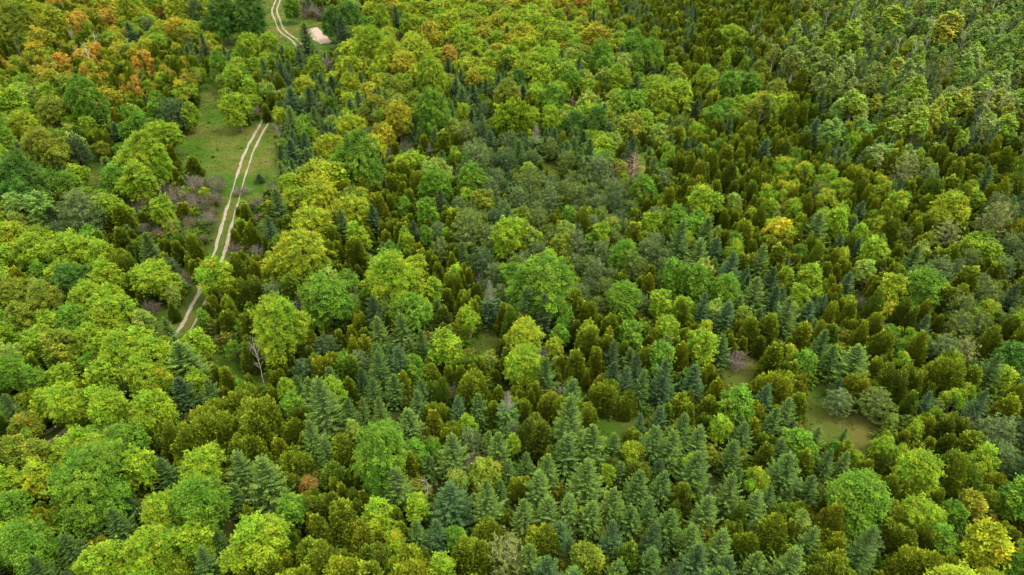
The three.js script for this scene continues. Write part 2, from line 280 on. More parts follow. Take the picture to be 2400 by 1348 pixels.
// signed distance to the nearest clearing's edge (negative inside) and how dry its grass is
function clearing(x, z) {
  let d = 1e9, dry = 0;
  for (const c of CLEARINGS) { if (x < c.box[0] - 8 || x > c.box[1] + 8 || z < c.box[2] - 8 || z > c.box[3] + 8) continue; const e = edgeDistance(c.p, x, z); if (e < d) { d = e; dry = c.dry; } }
  return { d, dry };
}
const PATCHES = [];
const spline = (...uv) => new THREE.CatmullRomCurve3(loop(...uv).map((q) => new THREE.Vector3(q.x, 0, q.z)), false, 'centripetal');
const TRACKS = [
  spline(655, -40, 650, 0, 644, 24, 652, 54, 668, 78, 694, 98, 712, 128, 708, 165, 680, 210, 640, 256, 619, 288, 600, 325, 583, 362, 570, 400, 556, 440, 541, 490, 523, 560, 509, 605, 492, 655, 471, 702, 430, 777, 392, 830, 330, 882, 250, 928, 190, 964, 122, 1014, 40, 1066, -60, 1120),
];
const trackPoints = TRACKS.flatMap((c) => c.getSpacedPoints(700));
const trackGrid = new Map();
for (const p of trackPoints) { const k = floor(p.x / 8) + ',' + floor(p.z / 8); (trackGrid.get(k) ?? trackGrid.set(k, []).get(k)).push(p); }
function trackDistance(x, z) { let d = 99; const i = floor(x / 8), j = floor(z / 8); for (let a = -1; a < 2; a++) for (let b = -1; b < 2; b++) for (const p of trackGrid.get((i + a) + ',' + (j + b)) ?? []) d = min(d, hypot(p.x - x, p.z - z)); return d; }
{
  const xs = [], zs = [];
  for (let x = -260; x <= 260; x += 1.8) xs.push(x); for (const x of [330, 450, 700, 1200, 2500]) { xs.push(x); xs.unshift(-x); }
  for (let z = 0; z >= -420; z -= 1.8) zs.push(z); for (const z of [500, 700, 1100, 1800, 3500]) zs.push(-z); for (const z of [30, 120, 500]) zs.unshift(z);
  const P = [], U = [], K = [], I = [];
  for (const z of zs) for (const x of xs) {
    P.push(x, 0, z); U.push(x / 5, z / 5);
    const { d, dry } = clearing(x + (noise2(x * .4, z * .4) - .5) * 3, z + (noise2(x * .4 + 50, z * .4) - .5) * 3), t = trackDistance(x, z);
    const grass = max(1 - smooth(-.5, 2.2, d), .8 * (1 - smooth(1.6, 4.2, t + noise2(x * .5, z * .5) * 1.6)));
    const n = fbm(x * .11 + 3, z * .11), m = fbm(x * .35, z * .35 + 9), b = clamp(dry + (n - .5) * 2.4 + (m - .5) * 1.4, 0, 1);
    const green = [lerp(.038, .072, n), lerp(.088, .134, n) * (.85 + .3 * m), .009], straw = [.150, .112, .036], floor_ = [.034 + .016 * m, .044 + .014 * n, .012];
    for (let c = 0; c < 3; c++) K.push(lerp(floor_[c], lerp(green[c], straw[c], b * .7), grass));
  }
  const w = xs.length;
  for (let j = 0; j + 1 < zs.length; j++) for (let i = 0; i + 1 < w; i++) { const o = j * w + i; I.push(o, o + 1, o + w, o + 1, o + w + 1, o + w); }
  const g = new THREE.BufferGeometry();
  g.setAttribute('position', new THREE.Float32BufferAttribute(P, 3)); g.setAttribute('uv', new THREE.Float32BufferAttribute(U, 2)); g.setAttribute('color', new THREE.Float32BufferAttribute(K, 3)); g.setIndex(I); g.computeVertexNormals();
  const S = 512, R = rng(7), px = new Uint8Array(S * S * 4);
  for (let k = 0; k < S * S; k++) { px[k * 4] = px[k * 4 + 1] = px[k * 4 + 2] = 190; px[k * 4 + 3] = 255; }
  for (let k = 0; k < 26000; k++) { const x0 = R() * S, y0 = R() * S, a = R() * 6.28, v = 120 + R() * 135, l = 3 + R() * 8; for (let q = 0; q < l; q++) { const o = ((floor(y0 + sin(a) * q + S) % S) * S + floor(x0 + cos(a) * q + S) % S) * 4; px[o] = v * (.92 + .08 * R()); px[o + 1] = v; px[o + 2] = v * .9; } }
  const t = new THREE.DataTexture(px, S, S); t.wrapS = t.wrapT = THREE.RepeatWrapping; t.magFilter = THREE.LinearFilter; t.colorSpace = THREE.SRGBColorSpace; t.needsUpdate = true;
  const ground = shade(new THREE.Mesh(g, new THREE.MeshPhysicalMaterial({ specularIntensity: .1, map: t, bumpMap: t, bumpScale: .06, vertexColors: true, roughness: 1 })));
  ground.name = 'ground'; ground.userData = { kind: 'structure', label: 'grass and dark forest floor under and between the trees' };
  scene.add(ground);
}
function gravelTexture(seed, base) {
  const S = 256, R = rng(seed), px = new Uint8Array(S * S * 4);
  for (let y = 0; y < S; y++) for (let x = 0; x < S; x++) { const o = (y * S + x) * 4, v = .8 + .14 * (hash2(floor(x / 3) + seed, floor(y / 3)) - .5) * 2 + .12 * (noise2(x / 32 * 2, y / 32 * 2) - .5) + (R() - .5) * .16; px[o] = min(255, base[0] * v); px[o + 1] = min(255, base[1] * v); px[o + 2] = min(255, base[2] * v); px[o + 3] = 255; }
  const t = new THREE.DataTexture(px, S, S); t.wrapS = t.wrapT = THREE.RepeatWrapping; t.magFilter = THREE.LinearFilter; t.colorSpace = THREE.SRGBColorSpace; t.needsUpdate = true; return t;
}
{
  const t = gravelTexture(3, [136, 125, 109]), m = new THREE.MeshPhysicalMaterial({ specularIntensity: .1, map: t, bumpMap: t, bumpScale: .03, roughness: 1 });
  const track = new THREE.Group(); track.name = 'gravel_track'; track.userData = { kind: 'structure', label: 'pale two-rut gravel track winding through the forest' }; scene.add(track);
  for (const c of TRACKS) for (const side of [-1, 1]) {
    const n = 900, p = c.getSpacedPoints(n), P = [], U = [], I = [];
    for (let k = 0; k <= n; k++) {
      const a = p[max(0, k - 1)], b = p[min(n, k + 1)], dx = b.x - a.x, dz = b.z - a.z, l = hypot(dx, dz), nx = -dz / l, nz = dx / l, s = k * .4;
      const at = project(p[k].x, 0, p[k].z).v, worn = 1 - .7 * smooth(405, 425, at) * (1 - smooth(468, 490, at)); // overgrown where the brown bushes crowd in
      const off = side * .88 + (noise2(s * .22, side * 3) - .5) * .16 + (noise2(s * .06, 77) - .5) * .4, thin = smooth(.22, .5, fbm(s * .13 + side * 40, 5)) * worn - (1 - worn) * .4, w0 = (.25 + .17 * noise2(s * .9, side * 9) - .09) * (.45 + .75 * thin), w1 = (.25 + .17 * noise2(s * .9 + 70, side * 9) - .09) * (.45 + .75 * thin);
      for (const [o, u] of [[off - w0, 0], [off + w1, .3]]) { P.push(p[k].x + nx * o, .012, p[k].z + nz * o); U.push(u, s * .4); }
      if (k) { const q = k * 2; I.push(q - 2, q - 1, q, q - 1, q + 1, q); }
    }
    const g = new THREE.BufferGeometry(); g.setAttribute('position', new THREE.Float32BufferAttribute(P, 3)); g.setAttribute('uv', new THREE.Float32BufferAttribute(U, 2)); g.setIndex(I); g.computeVertexNormals();
    const rut = shade(new THREE.Mesh(g, m)); rut.name = numbered('wheel_rut'); track.add(rut);
  }
  const patch = (name, label, ...uv) => {
    const pts = loop(...uv); PATCHES.push(pts); const c = pts.reduce((s, q) => ({ x: s.x + q.x / pts.length, z: s.z + q.z / pts.length }), { x: 0, z: 0 }), curve = new THREE.CatmullRomCurve3(pts.map((q) => new THREE.Vector3(q.x, 0, q.z)), true, 'catmullrom', .3).getSpacedPoints(90), P = [c.x, .016, c.z], U = [c.x / 4, c.z / 4], I = [];
    curve.forEach((q, k) => { const f = 1 + (noise2(q.x * .8, q.z * .8) - .5) * .22, x = lerp(c.x, q.x, f), z = lerp(c.z, q.z, f); P.push(x, .016, z); U.push(x / 4, z / 4); if (k) I.push(0, k, k + 1); });
    const g = new THREE.BufferGeometry(); g.setAttribute('position', new THREE.Float32BufferAttribute(P, 3)); g.setAttribute('uv', new THREE.Float32BufferAttribute(U, 2)); g.setIndex(I); g.computeVertexNormals();
    const t2 = gravelTexture(11, [152, 132, 118]), o = shade(new THREE.Mesh(g, new THREE.MeshPhysicalMaterial({ specularIntensity: .1, map: t2, bumpMap: t2, bumpScale: .03, roughness: 1, side: THREE.DoubleSide })));
    o.name = numbered(name); o.userData = { kind: 'structure', label }; scene.add(o);
  };
  patch('gravel_patch', 'pinkish bare gravel patch beside the far end of the track', 716, 72, 743, 65, 775, 97, 752, 104, 728, 88);
  patch('gravel_patch', 'small bare earth spot below the pinkish gravel patch', 757, 128, 764, 126, 768, 146, 758, 146);
}

// ---------- the trees that can be told apart: where the photograph shows the middle of each crown, how wide, and which one it is ----------
const HEROES = [];
const hero = (kind) => (tint, u, v, w, label, o = {}) => HEROES.push({ kind, tint, u, v, w, label, ...o });
const M = hero('maple'), K = hero('cedar'), S = hero('spruce'), P = hero('pine'), A = hero('aspen'), B = hero('scrub'), D = hero('dead');

// --- round the track, the meadow and the far gravel patch
M('deep', 522, 36, 78, 'dark green broad tree, left one of two on the far meadow edge');
M('deep', 588, 34, 82, 'dark green broad tree, right one of two on the far meadow edge');
M('gold', 415, 72, 56, 'glowing orange-gold maple left of the far meadow', { airy: 1 });
M('lime', 582, 112, 48, 'upright lime tree in front of the far meadow, left of its rounder twin', { k: 1.5 });
M('lime', 631, 102, 44, 'small round lime tree standing alone below the far meadow', { k: 1.2 });
M('lime', 680, 132, 30, 'narrow lime tree between spruces below the far track bend', { k: 1.5 });
M('green', 513, 158, 48, 'tall green tree at the left end of the narrow meadow top', { k: 1.6 });
M('lime', 545, 186, 58, 'spreading lime tree just right of the narrow meadow top');
M('lime', 597, 162, 34, 'slim lime tree behind the spruces above the meadow', { k: 1.4 });
M('lime', 743, 160, 38, 'lime tree just below the pinkish gravel patch', { k: 1.4 });
M('lime', 556, 254, 66, 'bright lime round tree standing out into the meadow');
M('lime', 588, 212, 42, 'pale lime tree behind the round one in the meadow', { k: 1.3 });
M('yellow', 714, 202, 46, 'yellow-green tree above the blue spruces right of the track');
S('green', 717, 96, 56, 'big blue-green spruce hiding the track beside the pinkish gravel patch', { k: 1.7 });
S('green', 622, 177, 46, 'spruce standing behind the meadow just left of the bare grey tree', { k: 2 });
S('blue', 703, 142, 34, 'slim spruce under the big one by the gravel patch');
S('blue', 686, 242, 54, 'blue-grey spruce right of the track bend, left of a pair', { k: 1.7 });
S('dark', 728, 246, 52, 'dark blue spruce right of the track bend, right of a pair', { k: 1.8 });
S('blue', 683, 362, 46, 'blue spruce on the right edge of the meadow below the bend', { k: 1.8 });
S('blue', 716, 338, 36, 'smaller blue spruce behind the one on the meadow edge', { k: 1.9 });
S('dark', 804, 76, 46, 'tall dark spruce right of the pinkish gravel patch', { k: 2 });
D('grey', 663, 198, 34, 'leafless grey tree above the spruces right of the track bend', { model: 'bare_crown' });
D('grey', 651, 304, 36, 'bare grey sprouting tree on the verge right of the ruts', { model: 'bare_crown' });
B('brown', 716, 26, 44, 'brown bush, left one of two beyond the far meadow');
B('brown', 752, 30, 44, 'brown bush, right one of two beyond the far meadow');
B('brown', 766, 150, 40, 'dark brown bush beside the small bare earth spot');
M('green', 684, 18, 44, 'round green tree right of the far end of the track');
M('deep', 784, 48, 58, 'bluish dark green tree behind the pinkish gravel patch', { k: 1.2 });
K('olive', 624, 262, 22, 'slim olive cedar where the ruts come out of the trees', { model: 'cedar_column', h: .62 });
B('brown', 596, 262, 34, 'brown bush behind the bright lime meadow tree');
P('dark', 405, 268, 76, 'dark blue-green pine on the left edge of the meadow', { k: 1.15 });
M('lime', 447, 272, 42, 'lime tree between the dark pine and the meadow', { k: 1.4 });
M('green', 366, 262, 42, 'green tree behind the dark pine by the meadow', { k: 1.4 });
M('yellow', 430, 216, 56, 'small yellow-green tree up the left side of the meadow', { airy: 1 });
M('lime', 378, 190, 36, 'pale lime sapling above the dark pine', { airy: 1 });
M('lime', 345, 206, 26, 'slim pale lime sapling left of the dark pine', { airy: 1, k: 1.6 });
M('lime', 387, 320, 70, 'full lime maple against the left side of the meadow', { k: 1.1 });
M('green', 316, 290, 72, 'thin-leaved green tree behind the lime maple by the meadow', { airy: 1, k: 1.3 });
S('dark', 278, 322, 44, 'dull spruce beside the thin-leaved green tree', { k: 1.9 });
M('lime', 352, 368, 108, 'broad lime maple, tallest of the clump left of the meadow');
M('lime', 324, 422, 84, 'rounded lime maple at the front of the clump left of the meadow');
M('green', 268, 424, 62, 'light green maple at the left end of the clump by the meadow');
M('lime', 210, 300, 46, 'small bright lime tree above the small glade');
M('green', 200, 236, 84, 'tall lime-green tree over the small glade', { k: 1.5 });
P('dark', 182, 352, 58, 'dark pine on the left edge of the small glade', { k: 1.5 });
M('olive', 234, 350, 34, 'thin olive tree at the top of the small glade', { airy: 1 });
M('olive', 126, 266, 70, 'olive-yellow tree left of the tall lime-green one', { k: 1.2 });
M('olive', 110, 350, 108, 'wide olive-green maple left of the dark pine');
M('yellow', 57, 296, 70, 'yellow-olive maple near the left border above the wide olive one');
M('deep', 48, 424, 118, 'dark green spreading tree on the left border');
M('green', 154, 432, 60, 'light green tree in front of the wide olive maple');
D('grey', 124, 282, 44, 'grey leafless crown among the olive maples', { model: 'bare_crown' });
K('olive', 452, 388, 44, 'olive cedar on the lower left edge of the meadow', { h: .75 });
K('olive', 652, 196, 30, 'olive cedar in front of the leafless grey tree');
B('brown', 505, 430, 52, 'reddish brown bush at the foot of the meadow');
S('dark', 608, 418, 24, 'little dark spruce alone in the grass right of the ruts', { h: .55 });

// --- orange and yellow young maples in the upper left
M('orange', 253, 46, 46, 'orange maple near the top, right of the yellow one', { airy: 1 });
M('orange', 187, 64, 26, 'thin orange tree with a pale stem near the top', { airy: 1, k: 2 });
M('red', 377, 28, 20, 'small red-brown tree near the top left of the far meadow', { airy: 1, k: 1.8 });
M('orange', 143, 150, 50, 'largest orange maple of the thicket left of the meadow', { airy: 1 });
M('gold', 84, 128, 54, 'yellow-orange tree at the left of the orange thicket', { airy: 1 });
M('orange', 230, 126, 38, 'orange-red tree in the middle of the orange thicket', { airy: 1, k: 1.5 });
M('gold', 270, 134, 30, 'golden sapling right of the orange-red tree', { airy: 1, k: 1.5 });
M('orange', 320, 152, 28, 'bright orange sapling at the right of the thicket', { airy: 1, k: 1.5 });
M('orange', 360, 154, 24, 'small orange sapling nearest the meadow', { airy: 1, k: 1.5 });
M('orange', 13, 153, 26, 'orange sapling on the left border', { airy: 1 });
M('orange', 288, 213, 20, 'tiny orange sapling below the thicket', { airy: 1 });
M('yellow', 307, 24, 68, 'yellow maple at the top beside the orange ones');
M('yellow', 127, 48, 56, 'yellow maple at the top left among olive crowns');
M('olive', 32, 58, 86, 'broad olive-lime maple in the top left corner');
M('yellow', 72, 30, 66, 'yellowish maple behind the one in the top left corner');
M('yellow', 408, 24, 58, 'yellow-green maple behind the orange-gold one');
M('olive', 478, 32, 30, 'thin olive tree left of the dark meadow-edge pair', { airy: 1, k: 1.7 });
P('dark', 460, 30, 46, 'dark pine left of the dark green pair', { k: 1.6 });
P('grey', 486, 64, 44, 'grey-green pine on the left shore of the far meadow');
P('grey', 347, 64, 42, 'grey-green pine behind the orange thicket');
S('blue', 308, 84, 42, 'blue-green spruce among the orange maples');
S('dark', 481, 118, 40, 'tall dark spruce left of the narrow meadow top', { k: 2.2 });

// --- yellow-green maple slope at the top centre
M('deep', 820, 44, 60, 'dark green maple left of the tall lime one at the top');
M('lime', 893, 42, 42, 'tall lime tree between two dark spruces at the top', { k: 1.7 });
S('blue', 930, 46, 34, 'slim blue spruce right of the tall lime tree at the top', { k: 2.2 });
M('lime', 960, 62, 46, 'lime maple right of the slim blue spruce at the top', { k: 1.2 });
B('brown', 934, 90, 26, 'brown bush in a gap of the yellow maple slope');
M('lime', 868, 106, 82, 'lime maple at the left end of the yellow slope');
M('yellow', 914, 138, 72, 'yellow maple at the left of the slope, in front of the lime one');
M('gold', 948, 156, 66, 'gold-tinged maple in the left half of the yellow slope');
M('lime', 1007, 178, 72, 'pointed lime maple below the yellow slope', { k: 1.4 });
M('green', 1012, 268, 96, 'big fresh green maple under the yellow slope');
M('gold', 1024, 96, 40, 'small gold-tinged maple high on the yellow slope');
M('orange', 1053, 130, 46, 'orange maple in the middle of the yellow slope');
M('yellow', 820, 200, 52, 'yellow maple at the left foot of the slope');
M('gold', 935, 280, 62, 'gold-olive cone-shaped tree left of the big fresh green maple', { k: 1.5 });
M('olive', 880, 262, 68, 'olive thin-leaved maple left of the gold cone-shaped tree', { airy: 1, k: 1.3 });
M('yellow', 820, 306, 62, 'yellow-topped maple above the great green maple', { k: 1.3 });
M('green', 845, 378, 116, 'great bright green maple right of the track', { k: 1.25 });
M('yellow', 780, 350, 60, 'yellow maple hugging the left side of the great green maple', { k: 1.3 });
M('red', 1330, 32, 18, 'narrow red tree near the top of the yellow slope', { airy: 1, k: 2.2 });
M('orange', 1364, 6, 40, 'orange maple at the top border');
M('gold', 1310, 8, 46, 'brownish gold maple at the top border left of the orange one');
S('blue', 1050, 162, 24, 'thin blue spruce in front of the orange slope maple', { k: 2.6 });
S('blue', 1070, 214, 38, 'blue spruce, first of the row under the yellow slope', { k: 2 });
S('green', 1084, 240, 40, 'grey-green spruce, second of the row under the yellow slope', { k: 2 });
S('blue', 1110, 228, 34, 'blue spruce, third of the row under the yellow slope', { k: 2.1 });
S('green', 1138, 216, 32, 'green spruce, last of the row under the yellow slope', { k: 2.2 });
P('dark', 1130, 262, 44, 'dark pine left of the feathery bright tree');
M('deep', 1215, 188, 46, 'dark green rounded top behind the olive maple', { k: 1.3 });
M('olive', 1192, 226, 72, 'olive-green maple under the dark rounded top', { k: 1.1 });
M('lime', 1203, 287, 78, 'bright green tree of upright feathery boughs in mid slope', { model: 'maple_feather', k: 1.05 });
M('green', 1290, 230, 66, 'fresh green maple right of the olive one');
M('lime', 1292, 284, 54, 'lime-topped maple right of the feathery bright tree', { k: 1.2 });
M('deep', 1346, 290, 58, 'deep green maple, left of two under the slope', { k: 1.15 });
M('deep', 1398, 290, 54, 'deep green taller maple, right of two under the slope', { k: 1.6 });
M('green', 1407, 140, 72, 'full green maple at the right end of the yellow slope');
M('lime', 1448, 186, 60, 'lime maple in front of the full green one');
M('lime', 1540, 228, 82, 'broad lime-green maple right of the yellow slope');
M('green', 1526, 132, 66, 'green maple up behind the broad lime-green one');
P('grey', 1522, 164, 48, 'grey rounded pine behind the broad lime-green maple', { k: 1 });
M('lime', 1083, 266, 38, 'slim yellow-green tree left of the dark pine', { airy: 1, k: 1.6 });

// --- pines and dead trees in the middle
P('olive', 1094, 316, 60, 'olive pine below the dark pine');
S('blue', 1150, 334, 40, 'blue spruce left of the feathery tree\'s foot', { k: 1.7 });
P('grey', 1117, 376, 80, 'wide grey-olive pine in the mid pines');
P('dark', 1190, 384, 56, 'dark pine right of the wide grey-olive one');
S('green', 1257, 336, 48, 'spruce with thin brownish top above the mid pines', { model: 'spruce_deadtop', k: 1.9 });
P('olive', 1242, 428, 80, 'broad olive pine in the thick of the mid pines');
P('grey', 1400, 402, 88, 'large grey-green pine left of the dead tan spruce', { k: 1 });
P('olive', 1330, 384, 56, 'olive pine beside the little green gap');
M('green', 1020, 432, 76, 'round green maple left of the mid pines');
M('green', 1104, 424, 70, 'round fresh green maple set among the mid pines');
M('lime', 1067, 368, 34, 'small vivid lime tree left of the wide grey-olive pine', { k: 1.3 });
D('tan', 1486, 386, 56, 'dead tan spruce with all its bare boughs', { model: 'dead_spruce', k: 1.5 });
D('grey', 1434, 414, 46, 'dead grey tree left of the dead tan spruce', { model: 'bare_crown', k: 1.2 });
B('brown', 910, 362, 44, 'brown bush right of the great green maple');
B('brown', 953, 344, 38, 'brown bush under the gold cone-shaped tree');
S('blue', 1007, 356, 24, 'little spruce with a dead brown tip', { model: 'spruce_deadtop', k: 2 });
D('tan', 1343, 238, 20, 'brown dead tip between the two slope maples', { model: 'dead_spruce', k: 2 });
P('olive', 1097, 544, 108, 'widest olive pine, left of the smooth lime tree', { model: 'pine_big', k: 1.05 });
P('olive', 1034, 584, 58, 'small olive pine left of the widest one');
P('grey', 1216, 470, 64, 'grey pine in the middle of the wood');
P('grey', 1290, 470, 66, 'grey-green pine in the upper middle of the pine wood');
P('olive', 1352, 460, 62, 'olive pine in front of the large grey-green one');
P('olive', 1262, 516, 60, 'pale olive pine right of the smooth lime tree');
P('grey', 1352, 574, 70, 'grey pine behind the great dark green maple');
P('dark', 1440, 480, 64, 'dull dark pine below the dead grey tree');
P('olive', 1480, 620, 70, 'olive pine right of the lime tree in the pine wood');
P('grey', 1396, 636, 66, 'grey pine pressed against the great dark green maple');
P('olive', 1400, 720, 60, 'olive pine at the right foot of the great dark green maple', { h: .8 });
M('olive', 1130, 478, 54, 'olive-green rounded maple over the widest olive pine');
M('lime', 1190, 556, 82, 'smooth oval lime tree standing over the pines', { k: 1.25 });
M('green', 1197, 648, 62, 'left shoulder maple leaning on the great dark green one', { k: 1.1 });
M('green', 1282, 664, 166, 'great dark green maple, the widest crown in the middle of the wood', { k: .92, pick: 1 });
M('lime', 1410, 553, 50, 'lime tree alone among grey pines', { k: 1.3 });
M('lime', 1527, 530, 52, 'pointed lime tree at the right end of the pines', { k: 1.4 });
M('green', 1333, 506, 40, 'little green maple among the mid pines');
M('green', 1508, 450, 66, 'green maple below the dead tan spruce');
M('green', 1464, 600, 72, 'green maple with grey pines on both sides');
M('green', 1463, 702, 80, 'blue-green maple right of the great dark green one');
M('green', 1578, 650, 62, 'upright green maple in the centre right of the wood', { k: 1.5 });
M('lime', 1548, 716, 60, 'light green maple below the upright one');
S('blue', 1148, 712, 46, 'blue spruce with a dead tan top', { model: 'spruce_deadtop', k: 2.5 });
D('grey', 1122, 655, 26, 'thin white dead twigs behind the dead-topped spruce', { model: 'bare_crown' });

// --- along the near track
M('lime', 382, 498, 58, 'bright lime tree in the brown bushes left of the ruts', { k: 1.4 });
M('lime', 358, 652, 98, 'lone round lime maple left of the near track', { k: .95 });
M('lime', 502, 646, 84, 'thin yellow-green tree hanging over the ruts', { airy: 1, k: 1.1 });
M('lime', 460, 806, 68, 'bright lime maple where the ruts vanish', { k: 1.1 });
S('pale', 440, 852, 88, 'wide grey-green spruce under the bright lime maple', { k: 1.3 });
S('pale', 394, 772, 34, 'small grey spruce just left of the near ruts');
P('grey', 186, 498, 112, 'large grey-green pine left of the brown bushes', { model: 'pine_big', k: 1.1 });
A('green', 30, 480, 56, 'dark green aspen with white stems on the left border');
A('green', 82, 484, 62, 'dark green aspen with pale stems beside the large pine');
B('brown', 334, 478, 58, 'brown bush left of the bright lime tree');
B('brown', 414, 462, 58, 'brown bush behind the bright lime tree');
B('brown', 470, 474, 58, 'red-brown bush beside the ruts');
B('olive', 440, 530, 52, 'olive-brown bush beside the pale blossom bush');
B('mauve', 488, 512, 36, 'pale lilac-grey bush just left of the ruts');
B('brown', 432, 656, 52, 'brown bush between the lone lime maple and the track');
B('brown', 352, 722, 46, 'dull brown bush at the foot of the lone lime maple');
B('brown', 274, 548, 28, 'small brown bush below the large grey-green pine');
B('brown', 552, 584, 36, 'brown bush just right of the ruts');
B('grey', 602, 588, 36, 'grey-brown bush right of the one by the ruts');
B('brown', 608, 512, 32, 'brown bush among cedars right of the ruts');
B('brown', 521, 792, 34, 'low brown bush right of where the ruts vanish');
B('brown', 562, 448, 40, 'brown bush crowding the faint stretch of the ruts', { h: .6 });
B('brown', 640, 440, 34, 'dark brown bush at the lower right of the meadow');
K('olive', 290, 514, 58, 'olive cedar between the large pine and the brown bushes');
K('olive', 288, 566, 52, 'olive cedar below the one by the large pine');
K('olive', 418, 588, 40, 'olive cedar above the brown bush by the near track');
K('green', 412, 726, 34, 'small green cedar right of the lone lime maple');
K('olive', 575, 500, 34, 'olive cedar at the right edge of the ruts');
K('olive', 590, 545, 44, 'broad olive cedar right of the ruts');
K('olive', 535, 745, 54, 'olive cedar right of the near ruts, left of a row');
K('dark', 590, 690, 62, 'dark cedar behind the thin tree over the ruts');
K('olive', 580, 840, 52, 'olive cedar beside the pale dead snag');
M('yellow', 744, 474, 112, 'topmost of the four yellow-green maples right of the track', { k: 1 });
M('yellow', 727, 532, 98, 'second of the four yellow-green maples right of the track');
M('yellow', 706, 600, 138, 'widest of the four yellow-green maples right of the track', { k: .95 });
M('yellow', 634, 640, 46, 'small yellow maple at the left of the widest yellow-green one', { airy: 1 });
M('lime', 648, 768, 146, 'large pointed lime-green maple beside the pale dead snag', { k: 1.15 });
M('green', 768, 706, 120, 'large green maple right of the pointed lime-green one', { k: 1.15 });
D('pale', 602, 842, 44, 'pale dead snag leaning at the foot of the pointed maple', { model: 'snag', k: 2.7 });
P('dark', 762, 812, 72, 'dark bluish pine at the foot of the large green maple', { k: .95 });
P('dark', 710, 866, 68, 'grey dark pine below the dark bluish one', { k: .95 });

// --- the lime maple grove on the left
M('yellow', 22, 560, 78, 'yellow-lime maple on the left border above the grove');
M('lime', 12, 610, 60, 'lime maple cut by the left border');
M('lime', 76, 592, 92, 'lime maple at the upper left of the grove');
M('lime', 160, 590, 96, 'lime maple at the top of the grove');
M('lime', 232, 604, 78, 'lime maple at the upper right of the grove');
M('deep', 166, 658, 78, 'darker green maple sunk in the middle of the grove');
M('lime', 254, 650, 76, 'lime maple on the grove side nearest the lone round one');
M('lime', 208, 704, 88, 'lime maple in the heart of the grove');
M('olive', 24, 690, 82, 'olive maple on the left border of the grove');
M('olive', 108, 704, 90, 'olive-lime maple left of the grove\'s heart');
M('olive', 50, 748, 78, 'brownish olive maple low on the left of the grove');
M('lime', 276, 736, 94, 'full lime maple on the right of the grove');
M('green', 168, 760, 92, 'green maple below the grove\'s heart');
M('lime', 20, 784, 60, 'bright lime maple at the lower left border of the grove');
M('lime', 84, 812, 80, 'lime maple beside the brownish olive one');
M('olive', 147, 818, 84, 'rusty olive maple in the lower grove');
M('lime', 214, 800, 84, 'lime maple right of the rusty olive one');
M('lime', 284, 828, 110, 'wide lime maple at the lower right of the grove');
M('lime', 362, 838, 100, 'lime maple where the grove meets the ruts');
M('lime', 334, 884, 92, 'lime maple just below the one where the grove meets the ruts');
M('lime', 250, 886, 84, 'lime maple above the hidden lower track');
M('lime', 148, 888, 62, 'small bright lime maple over the lower track');
M('green', 84, 890, 62, 'green maple left of the small bright lime one');
M('lime', 150, 944, 100, 'lime maple straddling the lower bit of track');
M('lime', 253, 962, 108, 'yellow-lime maple, left of two big ones below the grove', { k: 1.1 });
M('lime', 357, 966, 106, 'fresh lime maple, right of two big ones below the grove', { k: 1.2 });
M('olive', 60, 1000, 70, 'olive-yellow tree left of the lower bit of track', { airy: 1 });

// --- lower left corner
M('green', 202, 1124, 190, 'huge green maple in the lower left', { k: .95 });
M('olive', 96, 1076, 80, 'olive-lime maple left behind the huge green one');
M('olive', 30, 1060, 80, 'olive maple on the left border near the huge green one');
M('lime', 328, 1098, 84, 'lime maple touching the right of the huge green one');
M('lime', 20, 1130, 72, 'lime maple on the left border below the olive one');
M('yellow', 86, 1126, 76, 'yellow-lime maple at the left side of the huge green one');
M('green', 30, 1200, 84, 'green maple low on the left border');
M('green', 66, 1278, 142, 'big green maple in the bottom left corner');
M('lime', 473, 1100, 106, 'lime maple over the double-crowned one at the bottom left');
M('green', 474, 1176, 138, 'wide green maple below the lime one at the bottom left');
M('lime', 458, 1268, 90, 'pale-speckled lime maple under the wide green one');
M('lime', 350, 1290, 126, 'rounded lime maple at the bottom border');
M('lime', 240, 1334, 110, 'lime maple cut by the bottom border at the left');
M('lime', 602, 1276, 152, 'large yellow-lime maple with pale leaf glints at the bottom', { k: 1.05 });
M('green', 684, 1200, 74, 'green maple at the right shoulder of the large yellow-lime one');
M('green', 684, 952, 60, 'small round vivid green maple beside the tall spruces', { k: 1.1 });
M('lime', 434, 1010, 36, 'slim yellow-lime tree left of the two rounded cedars', { airy: 1, k: 1.7 });
M('red', 730, 1136, 44, 'small rust-brown leafy tree among spruces', { airy: 1 });
S('pale', 567, 1106, 66, 'spruce with spiky top, left of a pair near the bottom left');
S('pale', 628, 1132, 90, 'broad pale spruce, right of a pair near the bottom left', { k: 1.5 });
S('green', 612, 1168, 44, 'short spruce in front of the broad pale one');
S('green', 552, 1168, 48, 'short spruce left in front of the pair');
S('green', 388, 1106, 46, 'spruce right of the lime maple by the huge green one', { k: 1.7 });
S('dark', 314, 1188, 40, 'dark spruce at the lower right of the huge green maple');
S('green', 274, 1232, 72, 'drooping spruce under the huge green maple', { k: 1.4 });
S('green', 214, 1250, 50, 'spruce left of the drooping one');
S('green', 168, 1290, 68, 'spruce near the bottom left corner maple', { k: 1.5 });
S('green', 484, 1330, 72, 'spruce at the bottom border between lime maples');
S('green', 514, 1270, 40, 'slim spruce left of the large yellow-lime maple');
S('dark', 432, 930, 66, 'dark spruce left of the two rounded cedars', { k: 1.5 });
K('olive', 500, 1008, 108, 'rounded olive cedar clump, left of two', { model: 'cedar_broad' });
K('olive', 613, 1000, 116, 'rounded olive cedar clump, right of two', { model: 'cedar_broad' });
K('olive', 568, 942, 84, 'olive cedar clump behind the two rounded ones', { model: 'cedar_broad' });
K('olive', 444, 1050, 72, 'olive cedar in front of the left rounded clump', { model: 'cedar_broad' });

